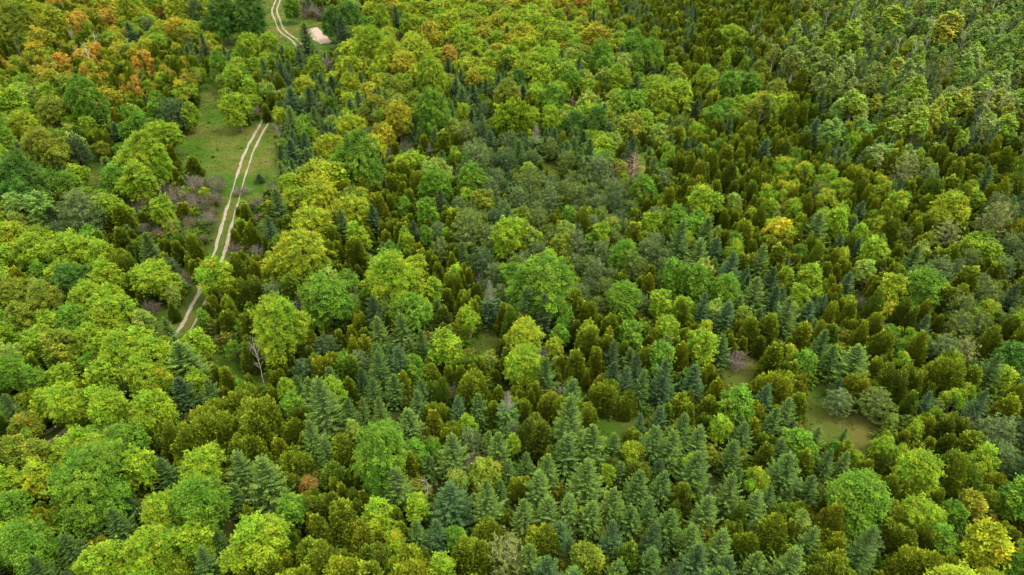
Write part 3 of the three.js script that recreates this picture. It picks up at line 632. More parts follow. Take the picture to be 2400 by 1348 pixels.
// --- maples and spruces in the middle foreground
M('lime', 952, 566, 40, 'slim bright yellow-lime tree above the tall lime maple', { k: 1.7 });
M('green', 1002, 504, 56, 'green maple right of the narrow one, upper middle', { k: 1.3 });
M('green', 947, 490, 38, 'narrow green maple in the upper middle', { k: 1.4 });
M('lime', 934, 658, 132, 'large many-topped lime maple left of the dead-topped spruce', { k: 1.1 });
M('yellow', 975, 630, 58, 'yellow-lime maple behind the many-topped one');
M('lime', 1018, 684, 54, 'lime maple at the right flank of the many-topped one');
M('lime', 868, 684, 48, 'small lime maple at the left flank of the many-topped one');
M('green', 960, 734, 96, 'green maple below the many-topped lime one');
S('blue', 880, 522, 42, 'slim blue-grey spruce in the upper middle', { k: 2.3 });
S('dark', 1034, 478, 40, 'dark grey spruce behind the narrow green maples', { k: 2 });
S('pale', 890, 788, 66, 'grey-blue spruce, left of two below the many-topped maple', { k: 1.4 });
S('pale', 944, 780, 62, 'grey-blue spruce, right of two below the many-topped maple', { k: 1.5 });
S('green', 988, 812, 36, 'slim spruce left of the lime-green maple', { k: 2.1 });
M('lime', 1102, 752, 56, 'thin lime-green tree left of the dead-topped spruce', { airy: 1, k: 1.5 });
M('lime', 1047, 818, 82, 'lime-green maple left of the little glade', { k: 1.15 });
M('yellow', 1232, 790, 92, 'yellow-lime maple with a dead bough beside it', { k: .95 });
M('lime', 1222, 858, 104, 'lime maple in front of the one with the dead bough', { k: 1.1 });
M('yellow', 1296, 820, 46, 'yellow maple right of the dead bough');
D('grey', 1268, 808, 26, 'grey forked dead bough sticking out of yellow-lime leaves', { model: 'snag', k: 2.2 });
M('green', 1314, 790, 50, 'green maple right of the dead bough');
M('green', 1478, 788, 62, 'green maple in the centre right, behind cedars');
M('green', 1550, 842, 76, 'green maple behind the tall bluish spruce', { k: 1.2 });
B('brown', 1504, 764, 26, 'small brown-leaved bush by the centre right green maple');
K('olive', 834, 594, 58, 'broad olive cedar left of the slim yellow-lime tree');
K('dark', 1040, 744, 46, 'dark cedar under the many-topped maple\'s right side');
K('olive', 1378, 742, 60, 'olive cedar right of the great dark green maple\'s foot');
K('olive', 1350, 858, 62, 'olive cedar right of the lime maple with the dead bough');

// --- the spruce rows along the bottom
S('pale', 760, 956, 88, 'tall pale spruce right of the small vivid green maple', { k: 1.7 });
S('pale', 732, 1032, 60, 'spruce below the tall pale one');
S('green', 768, 1064, 52, 'spruce right below the tall pale one');
S('green', 876, 922, 46, 'spruce high in the left row, second from the tall pale one', { k: 1.8 });
S('green', 924, 916, 48, 'spruce at the back of the left row');
S('pale', 893, 974, 48, 'neat cone spruce in the left row', { k: 2 });
S('green', 992, 926, 52, 'dense spruce at the right of the left row', { k: 1.7 });
S('pale', 960, 1006, 74, 'broad spruce above the round lime-green maple', { k: 1.4 });
S('green', 978, 956, 50, 'spruce behind the broad one over the round maple');
S('green', 820, 970, 46, 'slim spruce at the left of the row');
M('green', 897, 1072, 152, 'perfectly round lime-green maple in the foreground', { k: 1.1, pick: 0 });
M('lime', 884, 1216, 82, 'lime maple under the round foreground one', { k: 1.1 });
M('lime', 977, 1190, 62, 'lime maple right below the round foreground one');
M('green', 1068, 1260, 54, 'green maple low in the middle foreground');
M('lime', 1034, 1336, 70, 'lime maple on the bottom border in the middle');
M('olive', 1140, 1112, 82, 'low olive-green maple among foreground spruces');
M('lime', 1423, 1112, 40, 'small vivid lime tree inside the spruce plantation', { k: 1.3 });
M('yellow', 1484, 1062, 56, 'yellow-topped small maple at the edge of the brown clearing');
M('olive', 1378, 1312, 86, 'olive-lime maple on the bottom border in the plantation');
S('pale', 934, 1150, 82, 'spruce in front of the round foreground maple', { k: 1.5 });
S('green', 1008, 1098, 40, 'thin spruce right of the round foreground maple');
S('pale', 1063, 1066, 80, 'large spruce between cedars, right of the round maple', { k: 1.6 });
S('blue', 1057, 1178, 88, 'bluish spruce with wide arms, below the large one', { k: 1.3 });
S('pale', 1142, 1180, 80, 'tall pale-tipped spruce left of the plantation', { k: 1.8 });
S('pale', 1144, 1040, 40, 'spruce, upper of a leaning pair by the dark cedar');
S('pale', 1168, 1056, 56, 'spruce, lower of a leaning pair by the dark cedar', { k: 1.8 });
S('green', 1192, 1106, 40, 'spruce at the end of the leaning pair');
S('green', 1124, 962, 50, 'spruce left of the brown-topped one');
S('green', 1187, 964, 58, 'spruce with a dead brown top in the middle', { model: 'spruce_deadtop', k: 1.9 });
P('grey', 1202, 1010, 54, 'grey pine under the brown-topped spruce');
K('dark', 1248, 1026, 88, 'big dark rounded cedar over the grass strip', { model: 'cedar_broad', k: 1.3 });
S('pale', 1334, 1000, 84, 'tallest spruce at the head of the plantation', { k: 1.9 });
S('green', 1326, 1070, 76, 'wide spruce below the tallest one', { k: 1.5 });
S('pale', 1388, 1050, 72, 'spruce with lime tip beside the brown clearing', { k: 1.7 });
D('grey', 1386, 1000, 22, 'little bare dead tree at the brown clearing', { model: 'dead_spruce', k: 1.7 });
S('blue', 1543, 986, 46, 'spruce right of the brown clearing');
S('blue', 1500, 998, 34, 'slim blue spruce on the rim of the brown clearing', { k: 2 });
S('pale', 1283, 1108, 68, 'spruce at the left flank of the plantation', { k: 1.6 });
S('pale', 1262, 1152, 68, 'spruce low on the left flank of the plantation', { k: 1.6 });
S('pale', 1373, 1132, 82, 'light green spruce in the middle of the plantation', { k: 1.6 });
S('pale', 1228, 1212, 66, 'spruce on the left front of the plantation', { k: 1.6 });
S('pale', 1284, 1206, 62, 'spruce second in the plantation\'s front row', { k: 1.7 });
S('pale', 1334, 1200, 62, 'spruce third in the plantation\'s front row', { k: 1.7 });
S('pale', 1384, 1214, 58, 'spruce fourth in the plantation\'s front row', { k: 1.7 });
S('pale', 1434, 1192, 62, 'spruce fifth in the plantation\'s front row', { k: 1.8 });
S('green', 1478, 1224, 58, 'spruce sixth in the plantation\'s front row', { k: 1.7 });
S('green', 1527, 1044, 70, 'spruce at the upper right of the plantation', { k: 1.6 });
S('pale', 1568, 1054, 66, 'spruce on the plantation\'s right shoulder', { k: 1.7 });
S('green', 1494, 1150, 64, 'spruce inside the right half of the plantation', { k: 1.7 });
S('green', 1548, 1150, 62, 'spruce inside the far right of the plantation', { k: 1.7 });
S('green', 1440, 1050, 44, 'dark spruce between the yellow-topped maple and the lime-tip spruce');
P('pale', 1190, 1304, 114, 'thin tan half-bare pine at the bottom border', { model: 'pine_ragged', k: 1.3, tanTrunk: 1 });
K('olive', 1100, 1312, 92, 'rounded olive cedar left of the half-bare pine', { model: 'cedar_broad' });
K('olive', 1418, 922, 72, 'rounded olive cedar above the brown clearing, left of two', { model: 'cedar_broad' });
K('olive', 1478, 948, 56, 'rounded olive cedar above the brown clearing, right of two', { model: 'cedar_broad' });

// --- right half, middle distance
M('lime', 1710, 86, 52, 'round vivid lime tree high on the cedar slope', { k: 1.1 });
M('lime', 1700, 146, 28, 'narrow lime tree under the round vivid one', { k: 1.8 });
M('lime', 1744, 152, 20, 'very thin lime tree right of the narrow one', { k: 2 });
M('lime', 1657, 188, 60, 'dome-shaped lime maple on the cedar slope', { k: 1.1 });
M('green', 1760, 200, 58, 'green leafy maple right of the dome-shaped one');
M('green', 1712, 204, 60, 'green maple between the dome-shaped one and the leafy one');
M('olive', 1784, 254, 70, 'olive maple with yellow top below the leafy green one', { airy: 1 });
S('dark', 1630, 262, 40, 'dark lone spruce below the dome-shaped maple', { k: 1.7 });
S('blue', 1707, 302, 28, 'blue spruce spire on the cedar slope', { k: 2.2 });
S('blue', 1790, 358, 42, 'blue spruce above the lime thicket', { k: 1.7 });
S('blue', 1608, 344, 28, 'small pale blue spruce right of the dead tan spruce');
K('olive', 1853, 276, 28, 'tall column cedar, left of two at the aspen edge', { model: 'cedar_column' });
K('olive', 1880, 274, 26, 'tall column cedar, right of two at the aspen edge', { model: 'cedar_column' });
K('olive', 1878, 196, 30, 'column cedar up behind the pair at the aspen edge', { model: 'cedar_column' });
S('dark', 1920, 254, 48, 'grey hanging spruce at the aspen edge', { k: 2 });
A('lime', 1994, 84, 56, 'broad lime aspen in the upper right wood');
A('lime', 2150, 286, 60, 'bushy lime aspen in front of the upper right wood');
A('lime', 2104, 306, 46, 'small lime aspen left of the bushy one');
A('yellow', 2050, 242, 34, 'yellow-tipped aspen in the upper right wood');
A('lime', 2000, 242, 58, 'light green aspen left of the yellow-tipped one');
A('green', 1944, 306, 52, 'green aspen above the dark gap at the slope\'s edge');
A('lime', 2357, 300, 50, 'lime aspen near the right border');
A('yellow', 2254, 242, 54, 'yellow-green aspen in the right of the upper wood');
A('yellow', 2222, 62, 62, 'golden-green aspen near the top right');
A('lime', 2090, 40, 48, 'vivid green aspen at the top of the upper right wood');
D('pale', 2176, 84, 44, 'white leaning bare tree in the upper right wood', { model: 'snag', k: 2.2 });
D('grey', 2290, 300, 30, 'long grey leaning dead trunk near the right', { model: 'snag', k: 4 });
D('pale', 1938, 48, 18, 'pale bare stem at the top of the upper right wood', { model: 'snag', k: 3 });
P('pale', 2120, 396, 80, 'ragged pale pine with grey boughs above the cedars', { model: 'pine_ragged', k: 1.2 });
P('pale', 2214, 176, 60, 'greyish ragged pine deep in the upper right wood', { model: 'pine_ragged', k: 1.7 });
S('dark', 2204, 318, 24, 'dark spruce spire at the front of the upper right wood', { model: 'spruce_spire', k: 3 });
M('lime', 1834, 394, 52, 'lime shrub-like maple at the left end of the lime thicket', { airy: 1 });
M('yellow', 1884, 404, 46, 'yellow-lime maple second in the lime thicket', { airy: 1 });
M('lime', 1936, 412, 50, 'lime maple third in the lime thicket', { airy: 1 });
M('lime', 1968, 440, 44, 'yellow-tipped lime maple in the middle of the thicket', { airy: 1 });
M('yellow', 2064, 438, 46, 'yellow maple at the right end of the lime thicket', { airy: 1 });
M('bright', 1827, 542, 76, 'bright yellow tree glowing among olive cedars', { airy: 1, k: .9 });
M('lime', 1960, 522, 62, 'leafy lime-green tree right of the bright yellow one', { k: 1.2 });
M('lime', 1810, 488, 36, 'small lime tree above the bright yellow one');
M('lime', 1864, 486, 42, 'small pale lime tree up right of the bright yellow one', { airy: 1 });
M('pale', 1720, 478, 44, 'pale green maple left of the bright yellow tree');
M('yellow', 1937, 468, 48, 'yellowish tree above the leafy lime-green one', { airy: 1 });
M('lime', 2107, 478, 58, 'lime tree on the right slope, left of a wide one', { airy: 1 });
M('yellow', 2220, 492, 86, 'wide yellow-lime maple on the right slope');
M('lime', 2286, 470, 44, 'lime maple above the pale pine at the right');
M('gold', 2390, 532, 30, 'golden maple cut by the right border');
P('pale', 2218, 548, 88, 'pale spreading pine under the wide yellow-lime maple', { model: 'pine_ragged', k: 1 });
P('pale', 2330, 518, 88, 'tall pale pine near the right border', { k: 1.3 });
P('grey', 2203, 638, 88, 'smooth rounded grey pine behind the green maple pair', { model: 'pine_big', k: .95 });
P('olive', 2120, 554, 42, 'small olive pine left of the pale spreading one');
P('grey', 2352, 634, 60, 'grey pine close to the right border');
P('grey', 2364, 574, 50, 'blue-grey pine on the right border');
M('lime', 2050, 592, 66, 'light lime maple behind the white-flecked one', { k: 1.1 });
M('pale', 2023, 632, 56, 'white-flecked light green maple', { k: 1 });
M('lime', 1896, 650, 58, 'yellow-lime maple in the right middle, upper of two', { k: 1.2 });
M('lime', 1872, 694, 54, 'lime maple in the right middle, lower of two');
M('yellow', 2090, 680, 72, 'yellow half of the big maple pair on the right');
M('green', 2160, 670, 102, 'big green half of the maple pair on the right', { k: 1 });
M('yellow', 2080, 730, 48, 'small yellow maple below the big pair', { airy: 1 });
M('green', 1625, 664, 68, 'green maple left of the bluish spruces', { k: 1.4 });
M('green', 1697, 684, 76, 'rounded green maple among the bluish spruces');
M('lime', 1640, 816, 76, 'lime-green maple left of the bare brown bush', { k: 1.3 });
S('blue', 1678, 592, 42, 'blue spruce at the top of the bluish group');
S('pale', 1780, 618, 48, 'pointed bluish spruce above the broad one', { k: 1.9 });
S('blue', 1710, 640, 60, 'bluish spruce behind the rounded green maple');
S('pale', 1767, 698, 76, 'broad grey-green spruce of the bluish group', { k: 1.3 });
S('blue', 1644, 728, 54, 'blue spruce left under the rounded green maple');
S('blue', 1698, 748, 56, 'blue spruce straight under the rounded green maple', { k: 1.6 });
S('pale', 1840, 744, 62, 'drooping pale spruce right of the cedar pair', { k: 1.6 });
S('blue', 1922, 728, 40, 'blue spruce left of the dark cedars on the right', { k: 1.9 });
S('blue', 1983, 668, 36, 'blue spruce right of the yellow-lime maple');
S('blue', 1967, 574, 30, 'small blue spruce below the leafy lime-green tree');
S('blue', 2008, 584, 34, 'blue spruce pressed to the light lime maple');
S('blue', 2163, 768, 36, 'slim blue spruce between cedars on the right');
S('blue', 2016, 498, 32, 'small blue spruce up right of the leafy lime-green tree');
K('olive', 1757, 778, 58, 'olive cedar, left of the pair above the bare brown bush', { k: 1.7 });
K('olive', 1800, 770, 58, 'olive cedar, right of the pair above the bare brown bush', { k: 1.7 });
K('gold', 1950, 738, 46, 'golden olive cedar, left of two dense ones on the right', { k: 1.9 });
K('olive', 1988, 736, 46, 'olive cedar, right of two dense ones on the right', { k: 1.9 });
K('gold', 1878, 790, 56, 'pointed olive cedar in the right middle, leftmost of four', { k: 1.8 });
K('gold', 2008, 790, 54, 'pointed olive cedar, second of four', { k: 1.8 });
K('olive', 2063, 812, 64, 'pointed olive cedar, third of four', { k: 1.7 });
K('gold', 2163, 818, 60, 'pointed olive cedar, last of four', { k: 1.8 });
K('dark', 2118, 742, 58, 'dark cedar at the foot of the big maple pair', { k: 1.8 });
K('olive', 2210, 872, 96, 'broad olive cedar right of the lime saplings', { model: 'cedar_broad', k: 1.2 });
K('olive', 1810, 842, 66, 'olive cedar beside the bare brown bush');
K('olive', 2087, 542, 50, 'pointed olive cedar on the right slope');
P('olive', 2250, 762, 76, 'olive pine, left of two on the far right', { k: 1.1 });
P('olive', 2294, 758, 70, 'olive pine, right of two on the far right', { k: 1.1 });
P('pale', 2263, 820, 74, 'pale pine with bare boughs below the two on the far right', { model: 'pine_ragged', k: 1.1 });
M('deep', 2370, 838, 76, 'deep green maple at the right border');
B('mauve', 1727, 846, 54, 'bare mauve-brown bush at the top of the brown glade');
M('green', 1890, 850, 58, 'green sapling clump in the right middle');
M('lime', 1960, 826, 30, 'lime sapling above the pale spruce on the right', { airy: 1 });
M('lime', 2113, 844, 40, 'thin lime sapling left of the broad olive cedar', { airy: 1 });
S('pale', 2000, 862, 82, 'wide pale spruce above the two-toned pine clump', { k: 1.3 });
S('green', 1943, 846, 46, 'spruce left of the wide pale one');

// --- lower right
P('grey', 1968, 940, 76, 'bluish pine, left half of the clump on the clearing', { k: 1 });
P('olive', 2050, 942, 90, 'olive pine, right half of the clump on the clearing', { k: 1 });
P('grey', 2333, 1018, 116, 'spreading grey-olive pine near the right border', { model: 'pine_big', k: .95 });
M('green', 1724, 952, 90, 'green maple left of the long clearing', { k: 1.15 });
M('lime', 1690, 1002, 58, 'lime lower lobe maple beside the green one left of the clearing');
M('green', 1867, 1036, 80, 'low green maple on the near rim of the long clearing', { k: .9 });
M('green', 2020, 1174, 142, 'large green maple with a spruce before it, lower right', { k: 1.1 });
S('pale', 2016, 1156, 48, 'thin spruce in front of the large lower right maple', { k: 2.2 });
M('lime', 2147, 1108, 116, 'large yellow-lime maple in the lower right', { k: 1.1 });
M('green', 2230, 1210, 62, 'tall light green maple beside the gold one', { k: 1.4 });
M('green', 2206, 1276, 80, 'green maple under the tall light green one');
M('gold', 2278, 1186, 66, 'golden maple near the lower right corner');
M('orange', 2318, 1216, 36, 'orange-brown sprig between the golden and the yellow maple', { airy: 1, h: .8 });
M('bright', 2317, 1290, 116, 'brilliant yellow maple in the lower right corner', { k: 1.25 });
M('lime', 2300, 1086, 76, 'lime maple above the golden one', { k: 1.2 });
M('lime', 2067, 1050, 54, 'pointed lime tree at the near end of the long clearing', { k: 1.3 });
M('lime', 2146, 1012, 40, 'lime tree right of the long clearing', { k: 1.3 });
S('blue', 1790, 940, 50, 'blue spruce right of the green maple by the clearing', { k: 1.7 });
S('pale', 1840, 974, 48, 'spruce at the left rim of the long clearing', { k: 1.9 });
S('green', 1812, 994, 48, 'spruce left behind the rim one');
S('green', 1740, 1028, 60, 'spruce under the green maple left of the clearing', { k: 1.4 });
S('pale', 1910, 1034, 40, 'pale spruce poking into the long clearing', { k: 2 });
S('green', 1977, 1022, 24, 'small spruce standing in the near part of the clearing', { k: 1.9 });
S('green', 1933, 1090, 50, 'spruce below the clearing, left of two', { k: 1.9 });
S('pale', 1977, 1092, 40, 'spruce below the clearing, right of two', { k: 1.9 });
S('green', 1840, 1112, 88, 'broad spruce in the lower right plantation', { k: 1.4 });
S('green', 1893, 1156, 60, 'spruce beside the large lower right maple', { k: 1.6 });
S('green', 1713, 1076, 56, 'spruce upper left in the lower right plantation', { k: 1.7 });
S('pale', 1710, 1158, 66, 'spruce in the heart of the lower right plantation', { k: 1.7 });
S('pale', 1764, 1196, 64, 'pale-tipped spruce in front of the broad one', { k: 1.7 });
S('green', 1798, 1178, 54, 'green spruce right of the pale-tipped one', { k: 1.7 });
S('pale', 1650, 1208, 66, 'spruce low left in the lower right plantation', { k: 1.7 });
S('green', 1627, 1106, 74, 'spruce joining the two plantations', { k: 1.6 });
S('pale', 1683, 1284, 66, 'spruce at the bottom border, left of two rounded cedars', { k: 1.8 });
S('pale', 1897, 1272, 50, 'thin spruce among rounded cedars at the bottom', { k: 2 });
S('pale', 1850, 1328, 74, 'spruce cut by the bottom border at the right');
S('pale', 1767, 1328, 52, 'spruce cut by the bottom border under the cedars');
S('blue', 2167, 948, 38, 'slim blue spruce right of the two-toned pine clump', { k: 1.9 });
S('blue', 1553, 900, 68, 'tall bluish spruce right of the centre cedars', { k: 1.8 });
S('blue', 1622, 900, 60, 'bluish spruce beside the tall one, nearer the glade', { k: 1.5 });
K('olive', 1867, 950, 56, 'olive cedar on the left edge of the long clearing');
K('olive', 1814, 1258, 84, 'rounded olive cedar at the bottom right, right of two', { model: 'cedar_broad' });
K('olive', 1750, 1284, 62, 'rounded olive cedar at the bottom right, left of two', { model: 'cedar_broad' });
K('olive', 2100, 1274, 88, 'big rounded olive cedar left of the light green maple', { model: 'cedar_broad' });
K('olive', 1660, 960, 56, 'olive cedar at the left foot of the green maple by the clearing');
M('lime', 2234, 936, 50, 'lime tree in the cedars right of the pine clump', { airy: 1 });
B('brown', 380, 445, 48, 'brown bush at the back left of the brown thicket');
B('brown', 376, 548, 44, 'brown bush in front of the bright lime tree');
B('grey', 330, 540, 40, 'grey-brown bush at the left front of the brown thicket');
B('mauve', 452, 428, 46, 'purplish bush between the thicket and the meadow');
B('brown', 500, 470, 40, 'brown bush at the corner where the thicket meets the ruts');

// ---------- planting ----------
const KINDS = {
  maple: { name: 'maple_tree', category: 'tree', stand: 'maple_wood', k: 1.14, hmin: 2.5, hmax: 16 },
  cedar: { name: 'cedar_tree', category: 'tree', stand: 'cedar_wood', k: 1.7, hmin: 2, hmax: 10 },
  spruce: { name: 'spruce_tree', category: 'tree', stand: 'spruce_wood', k: 1.75, hmin: 2, hmax: 13 },
  pine: { name: 'pine_tree', category: 'tree', stand: 'pine_wood', k: 1.2, hmin: 2, hmax: 13 },
  aspen: { name: 'aspen_tree', category: 'tree', stand: 'aspen_wood', k: 2.1, hmin: 6, hmax: 16 },
  scrub: { name: 'brown_bush', category: 'bush', stand: 'brown_scrub', k: .75, hmin: 1.2, hmax: 5 },
  dead: { name: 'dead_tree', category: 'dead tree', stand: 'dead_wood', k: 2, hmin: 2, hmax: 14 },
};
const pick = (list, r) => list[min(list.length - 1, floor(r * list.length))];
function modelFor(t, R) {
  if (t.pick !== undefined) return MODELS.maple_big[t.pick];
  if (t.model) return pick(MODELS[t.model], R());
  if (t.kind === 'maple') return pick(MODELS[t.airy ? 'maple_airy' : t.far ? 'maple_far' : t.w > 8 ? 'maple_big' : t.w > 4.8 ? 'maple_mid' : 'maple_small'], R());
  if (t.kind === 'cedar') return pick(MODELS[t.k > 2.3 ? 'cedar_column' : R() < .62 ? 'cedar_cone' : 'cedar_twin'], R());
  if (t.kind === 'spruce') return pick(t.k > 2.7 ? MODELS.spruce_spire : MODELS.spruce, R());
  if (t.kind === 'scrub') return pick(MODELS.scrub, R());
  if (t.kind === 'dead') return pick(R() < .5 ? MODELS.snag : MODELS.bare_crown, R());
  return pick(MODELS[t.kind], R());
}
// height of the whole tree from its crown width and the middle of its crown
function size(t) {
  const K_ = KINDS[t.kind];
  let k = t.k ?? (t.model && t.kind !== 'maple' ? t.shape.H / t.shape.W : K_.k);
  let h = t.kind === 'maple' ? t.w * k * 1.16 + .4 : t.w * k;
  t.h = clamp(h, K_.hmin, max(K_.hmax, 0)) * (t.hs ?? 1);
  t.mid = t.shape.mid * t.h;
}
const trees = [], HR = rng(4242);
for (const q of HEROES) {
  const t = { kind: q.kind, grow: q.kind === 'spruce' ? 1.18 : q.kind === 'maple' && q.w < 90 ? 1.06 : 1, tint: q.tint, k: q.k, model: q.model, airy: q.airy, hs: q.h, pick: q.pick, label: q.label, hero: true, w: q.w / 15 };
  if (q.kind === 'spruce') t.k = (q.k ?? 1.75) * lerp(.74, 1, smooth(200, 850, q.v));
  let p = place(q.u, q.v, 5); t.w = q.w * p.depth / FOCAL;
  t.shape = modelFor(t, HR);
  for (let n = 0; n < 6; n++) { size(t); p = place(q.u, q.v, min(t.mid, 12)); t.w = q.w * t.grow * p.depth / FOCAL; }
  size(t); t.x = p.x; t.z = p.z; trees.push(t);
}
// what the camera sees of a crown: an ellipse in the photograph
function seen(t) {
  const s = project(t.x, t.mid, t.z), dip = Math.asin(clamp((EYE - t.mid) / hypot(t.x, t.z, EYE - t.mid), 0, 1)), hh = t.kind === 'maple' || t.kind === 'aspen' ? t.h * .46 : t.h * .5;
  return { u: s.u, v: s.v, ru: t.w / 2 * s.s, rv: s.s * hypot(hh * cos(dip), t.w / 2 * sin(dip)), depth: s.depth };
}
// things that must stay in view: hero crowns, the ruts where they show, the clearings
const KEEP = [], keepGrid = new Map();
const keep = (u, v, depth) => { const k = floor(u / 60) + ',' + floor(v / 60); (keepGrid.get(k) ?? keepGrid.set(k, []).get(k)).push([u, v, depth]); };
for (const t of trees) { const e = seen(t); t.e = e; for (let k = 0; k < 11; k++) { const a = k * 2.4, f = k ? .34 + .5 * (k % 3) / 2 : 0; keep(e.u + cos(a) * e.ru * f, e.v + sin(a) * e.rv * f * (sin(a) > 0 ? .8 : 1), e.depth - t.w * .2); } }
for (const p of trackPoints) { const s = project(p.x, 0, p.z); if ((s.v > 276 && s.v < 420) || (s.v > 470 && s.v < 612) || (s.v > 695 && s.v < 790) || (s.v > -20 && s.v < 96) || (s.v > 994 && s.v < 1020)) { keep(s.u, s.v, s.depth - 1); keep(s.u + 10, s.v, s.depth - 1); keep(s.u - 10, s.v, s.depth - 1); } }
for (const c of CLEARINGS) for (let x = c.box[0]; x < c.box[1]; x += 1.4) for (let z = c.box[2]; z < c.box[3]; z += 1.4) if (edgeDistance(c.p, x, z) < -.7) { const s = project(x, 0, z); keep(s.u, s.v, s.depth - 1); }
function hides(t) {
  const e = seen(t); t.e = e;
  const i0 = floor((e.u - e.ru) / 60), i1 = floor((e.u + e.ru) / 60), j0 = floor((e.v - e.rv) / 60), j1 = floor((e.v + e.rv) / 60);
  for (let i = i0; i <= i1; i++) for (let j = j0; j <= j1; j++) for (const [u, v, d] of keepGrid.get(i + ',' + j) ?? []) if (d > e.depth && ((u - e.u) / e.ru) ** 2 + ((v - e.v) / e.rv) ** 2 < .82) return true;
  return false;
}
// which trees grow where: one letter for each patch of about 100 x 96 pixels of the photograph
const STANDS = [
  'mooyymsbmyyyyyxxcccaaaaa',
  'ooooxmmsyyyyymmcccaaaaaa',
  'mmoccxmssmssmmmmcmcaaaaa',
  'mmxmbcssxyxppsmxcccsaaaa',
  'mmmmbccyycmppppccclccccc',
  'mpmcbcxcycxpmpppmccllcmp',
  'mmmccbcmmcmppmppsccccxpc',
  'mmmmccbmmcmcsxcpmssccmcp',
  'mmmmmccmcscmcmccmcsccxpm',
  'mmmmsccsssccccsccmcsccxc',
  'cmmmcccsssccsscsscsccccp',
  'mmmmmscxcmcsssssssscmccm',
  'mmssmmmcccssssssssccmccy',
  'msmmmmccccccssssssccccym',
];
const MIX = { // kind, share, widths in metres, tints
  c: [['cedar', .84], ['maple', .045, 'young'], ['spruce', .05], ['pine', .03], ['dead', .012], ['scrub', .02]],
  m: [['maple', .62], ['cedar', .26], ['spruce', .07], ['maple', .05, 'young']],
  y: [['maple', .80, 'yellow'], ['cedar', .12], ['spruce', .05], ['dead', .01]],
  o: [['maple', .20, 'orange'], ['maple', .30, 'oyoung'], ['cedar', .38, 'column'], ['spruce', .05], ['dead', .02, 'stem'], ['scrub', .03]],
  s: [['spruce', .84], ['cedar', .10], ['maple', .05, 'young']],
  p: [['pine', .76], ['cedar', .13], ['spruce', .06], ['maple', .06, 'young']],
  a: [['aspen', .52], ['cedar', .30, 'column'], ['spruce', .08, 'spire'], ['dead', .022, 'stem'], ['pine', .06, 'ragged'], ['scrub', .04]],
  b: [['scrub', .55], ['cedar', .38], ['maple', .05, 'young'], ['dead', .02]],
  x: [['cedar', .50], ['spruce', .32], ['pine', .06], ['maple', .10, 'young']],
  l: [['maple', .45, 'lyoung'], ['cedar', .50], ['spruce', .05]],
};
const TINT_MIX = {
  maple: ['lime', 'lime', 'green', 'green', 'olive', 'lime', 'pale'], yellow: ['lime', 'yellow', 'yellow', 'yellow', 'olive', 'lime', 'gold', 'lime'], orange: ['gold', 'yellow', 'gold', 'olive', 'orange', 'yellow'], oyoung: ['orange', 'gold', 'orange', 'gold', 'yellow', 'gold'],
  lyoung: ['lime', 'yellow', 'lime', 'lime'], young: ['lime', 'green', 'lime', 'pale', 'green', 'yellow'], cedar: ['olive', 'olive', 'olive', 'dark', 'gold', 'green', 'rust', 'olive', 'gold'], spruce: ['blue', 'green', 'green', 'dark', 'pale', 'green'], pine: ['olive', 'grey', 'grey', 'dark'],
  aspen: ['lime', 'green', 'green', 'pale', 'green', 'pale', 'olive', 'lime', 'olive', 'yellow'], scrub: ['brown', 'brown', 'grey', 'olive'], dead: ['grey', 'grey', 'tan', 'pale'],
};
function candidate(x, z, R, u, v) {
  const c = clamp(floor((u + (noise2(x * .09, z * .09) - .5) * 150) / 100), 0, 23), r = clamp(floor((v - 20 + (noise2(x * .09 + 40, z * .09) - .5) * 110) / 96.3), 0, 13), mix = MIX[STANDS[r][c]];
  let q = R() * mix.reduce((s, m) => s + m[1], 0), m = mix[0];
  for (const e of mix) { if ((q -= e[1]) < 0) { m = e; break; } m = e; }
  const [kind, , how] = m, t = { kind, x, z };
  const near = smooth(40, 110, -z);
  if (kind === 'maple') { t.w = how?.includes('young') ? 2 + R() * 2 : how === 'yellow' || how === 'orange' ? 4.6 + R() * 3.4 : 4.4 + R() * R() * 5.5; t.k = 1 + R() * .35; t.airy = how === 'oyoung' || (how?.includes('young') && R() < .4); if (how?.includes('young')) t.k += .3; if (how === 'oyoung') { t.w *= .9; t.k += .5; } }
  if (kind === 'cedar') { t.w = 2 + R() * 1.7 + (R() < .12 ? 1 : 0); t.k = 1.75 + R() * .6; if (how === 'column') { t.w = 1.8 + R() * .9; t.k = 3 + R() * .9; } if (v > 900 && R() < .5 || R() < .08) { t.model = 'cedar_broad'; t.w *= 1.3; t.k = 1.2; } }
  if (kind === 'spruce') { t.w = 3 + R() * 2.4; t.k = how ? 3 : (1.6 + R() * .6) * lerp(.78, 1, smooth(200, 850, v)); if (how) t.w *= .75; }
  if (kind === 'pine') { t.w = 3.2 + R() * 2.2; t.k = 1.1 + R() * .3; if (how) { t.model = 'pine_ragged'; t.k = 1.9; } }
  if (kind === 'aspen') { t.w = 2.6 + R() * 2; t.k = 2.3 + R() * .9; }
  if (kind === 'scrub') { t.w = 2.2 + R() * 2; t.k = .7 + R() * .3; }
  if (kind === 'dead') { t.w = how ? 1.8 + R() * 1.6 : 1.8 + R() * 1.2; t.k = how ? 3.4 + R() * 1.5 : 1.6 + R(); if (how) t.model = 'snag'; }
  t.tint = pick(TINT_MIX[how ?? kind] ?? TINT_MIX[kind], R());
  t.far = kind === 'maple' && !t.airy && v < 520;
  return t;
}
const CELL = 6, cells = new Map();
const cellOf = (x, z) => floor(x / CELL) + ',' + floor(z / CELL);
const plant = (t) => { const k = cellOf(t.x, t.z); (cells.get(k) ?? cells.set(k, []).get(k)).push(t); };
trees.forEach(plant);
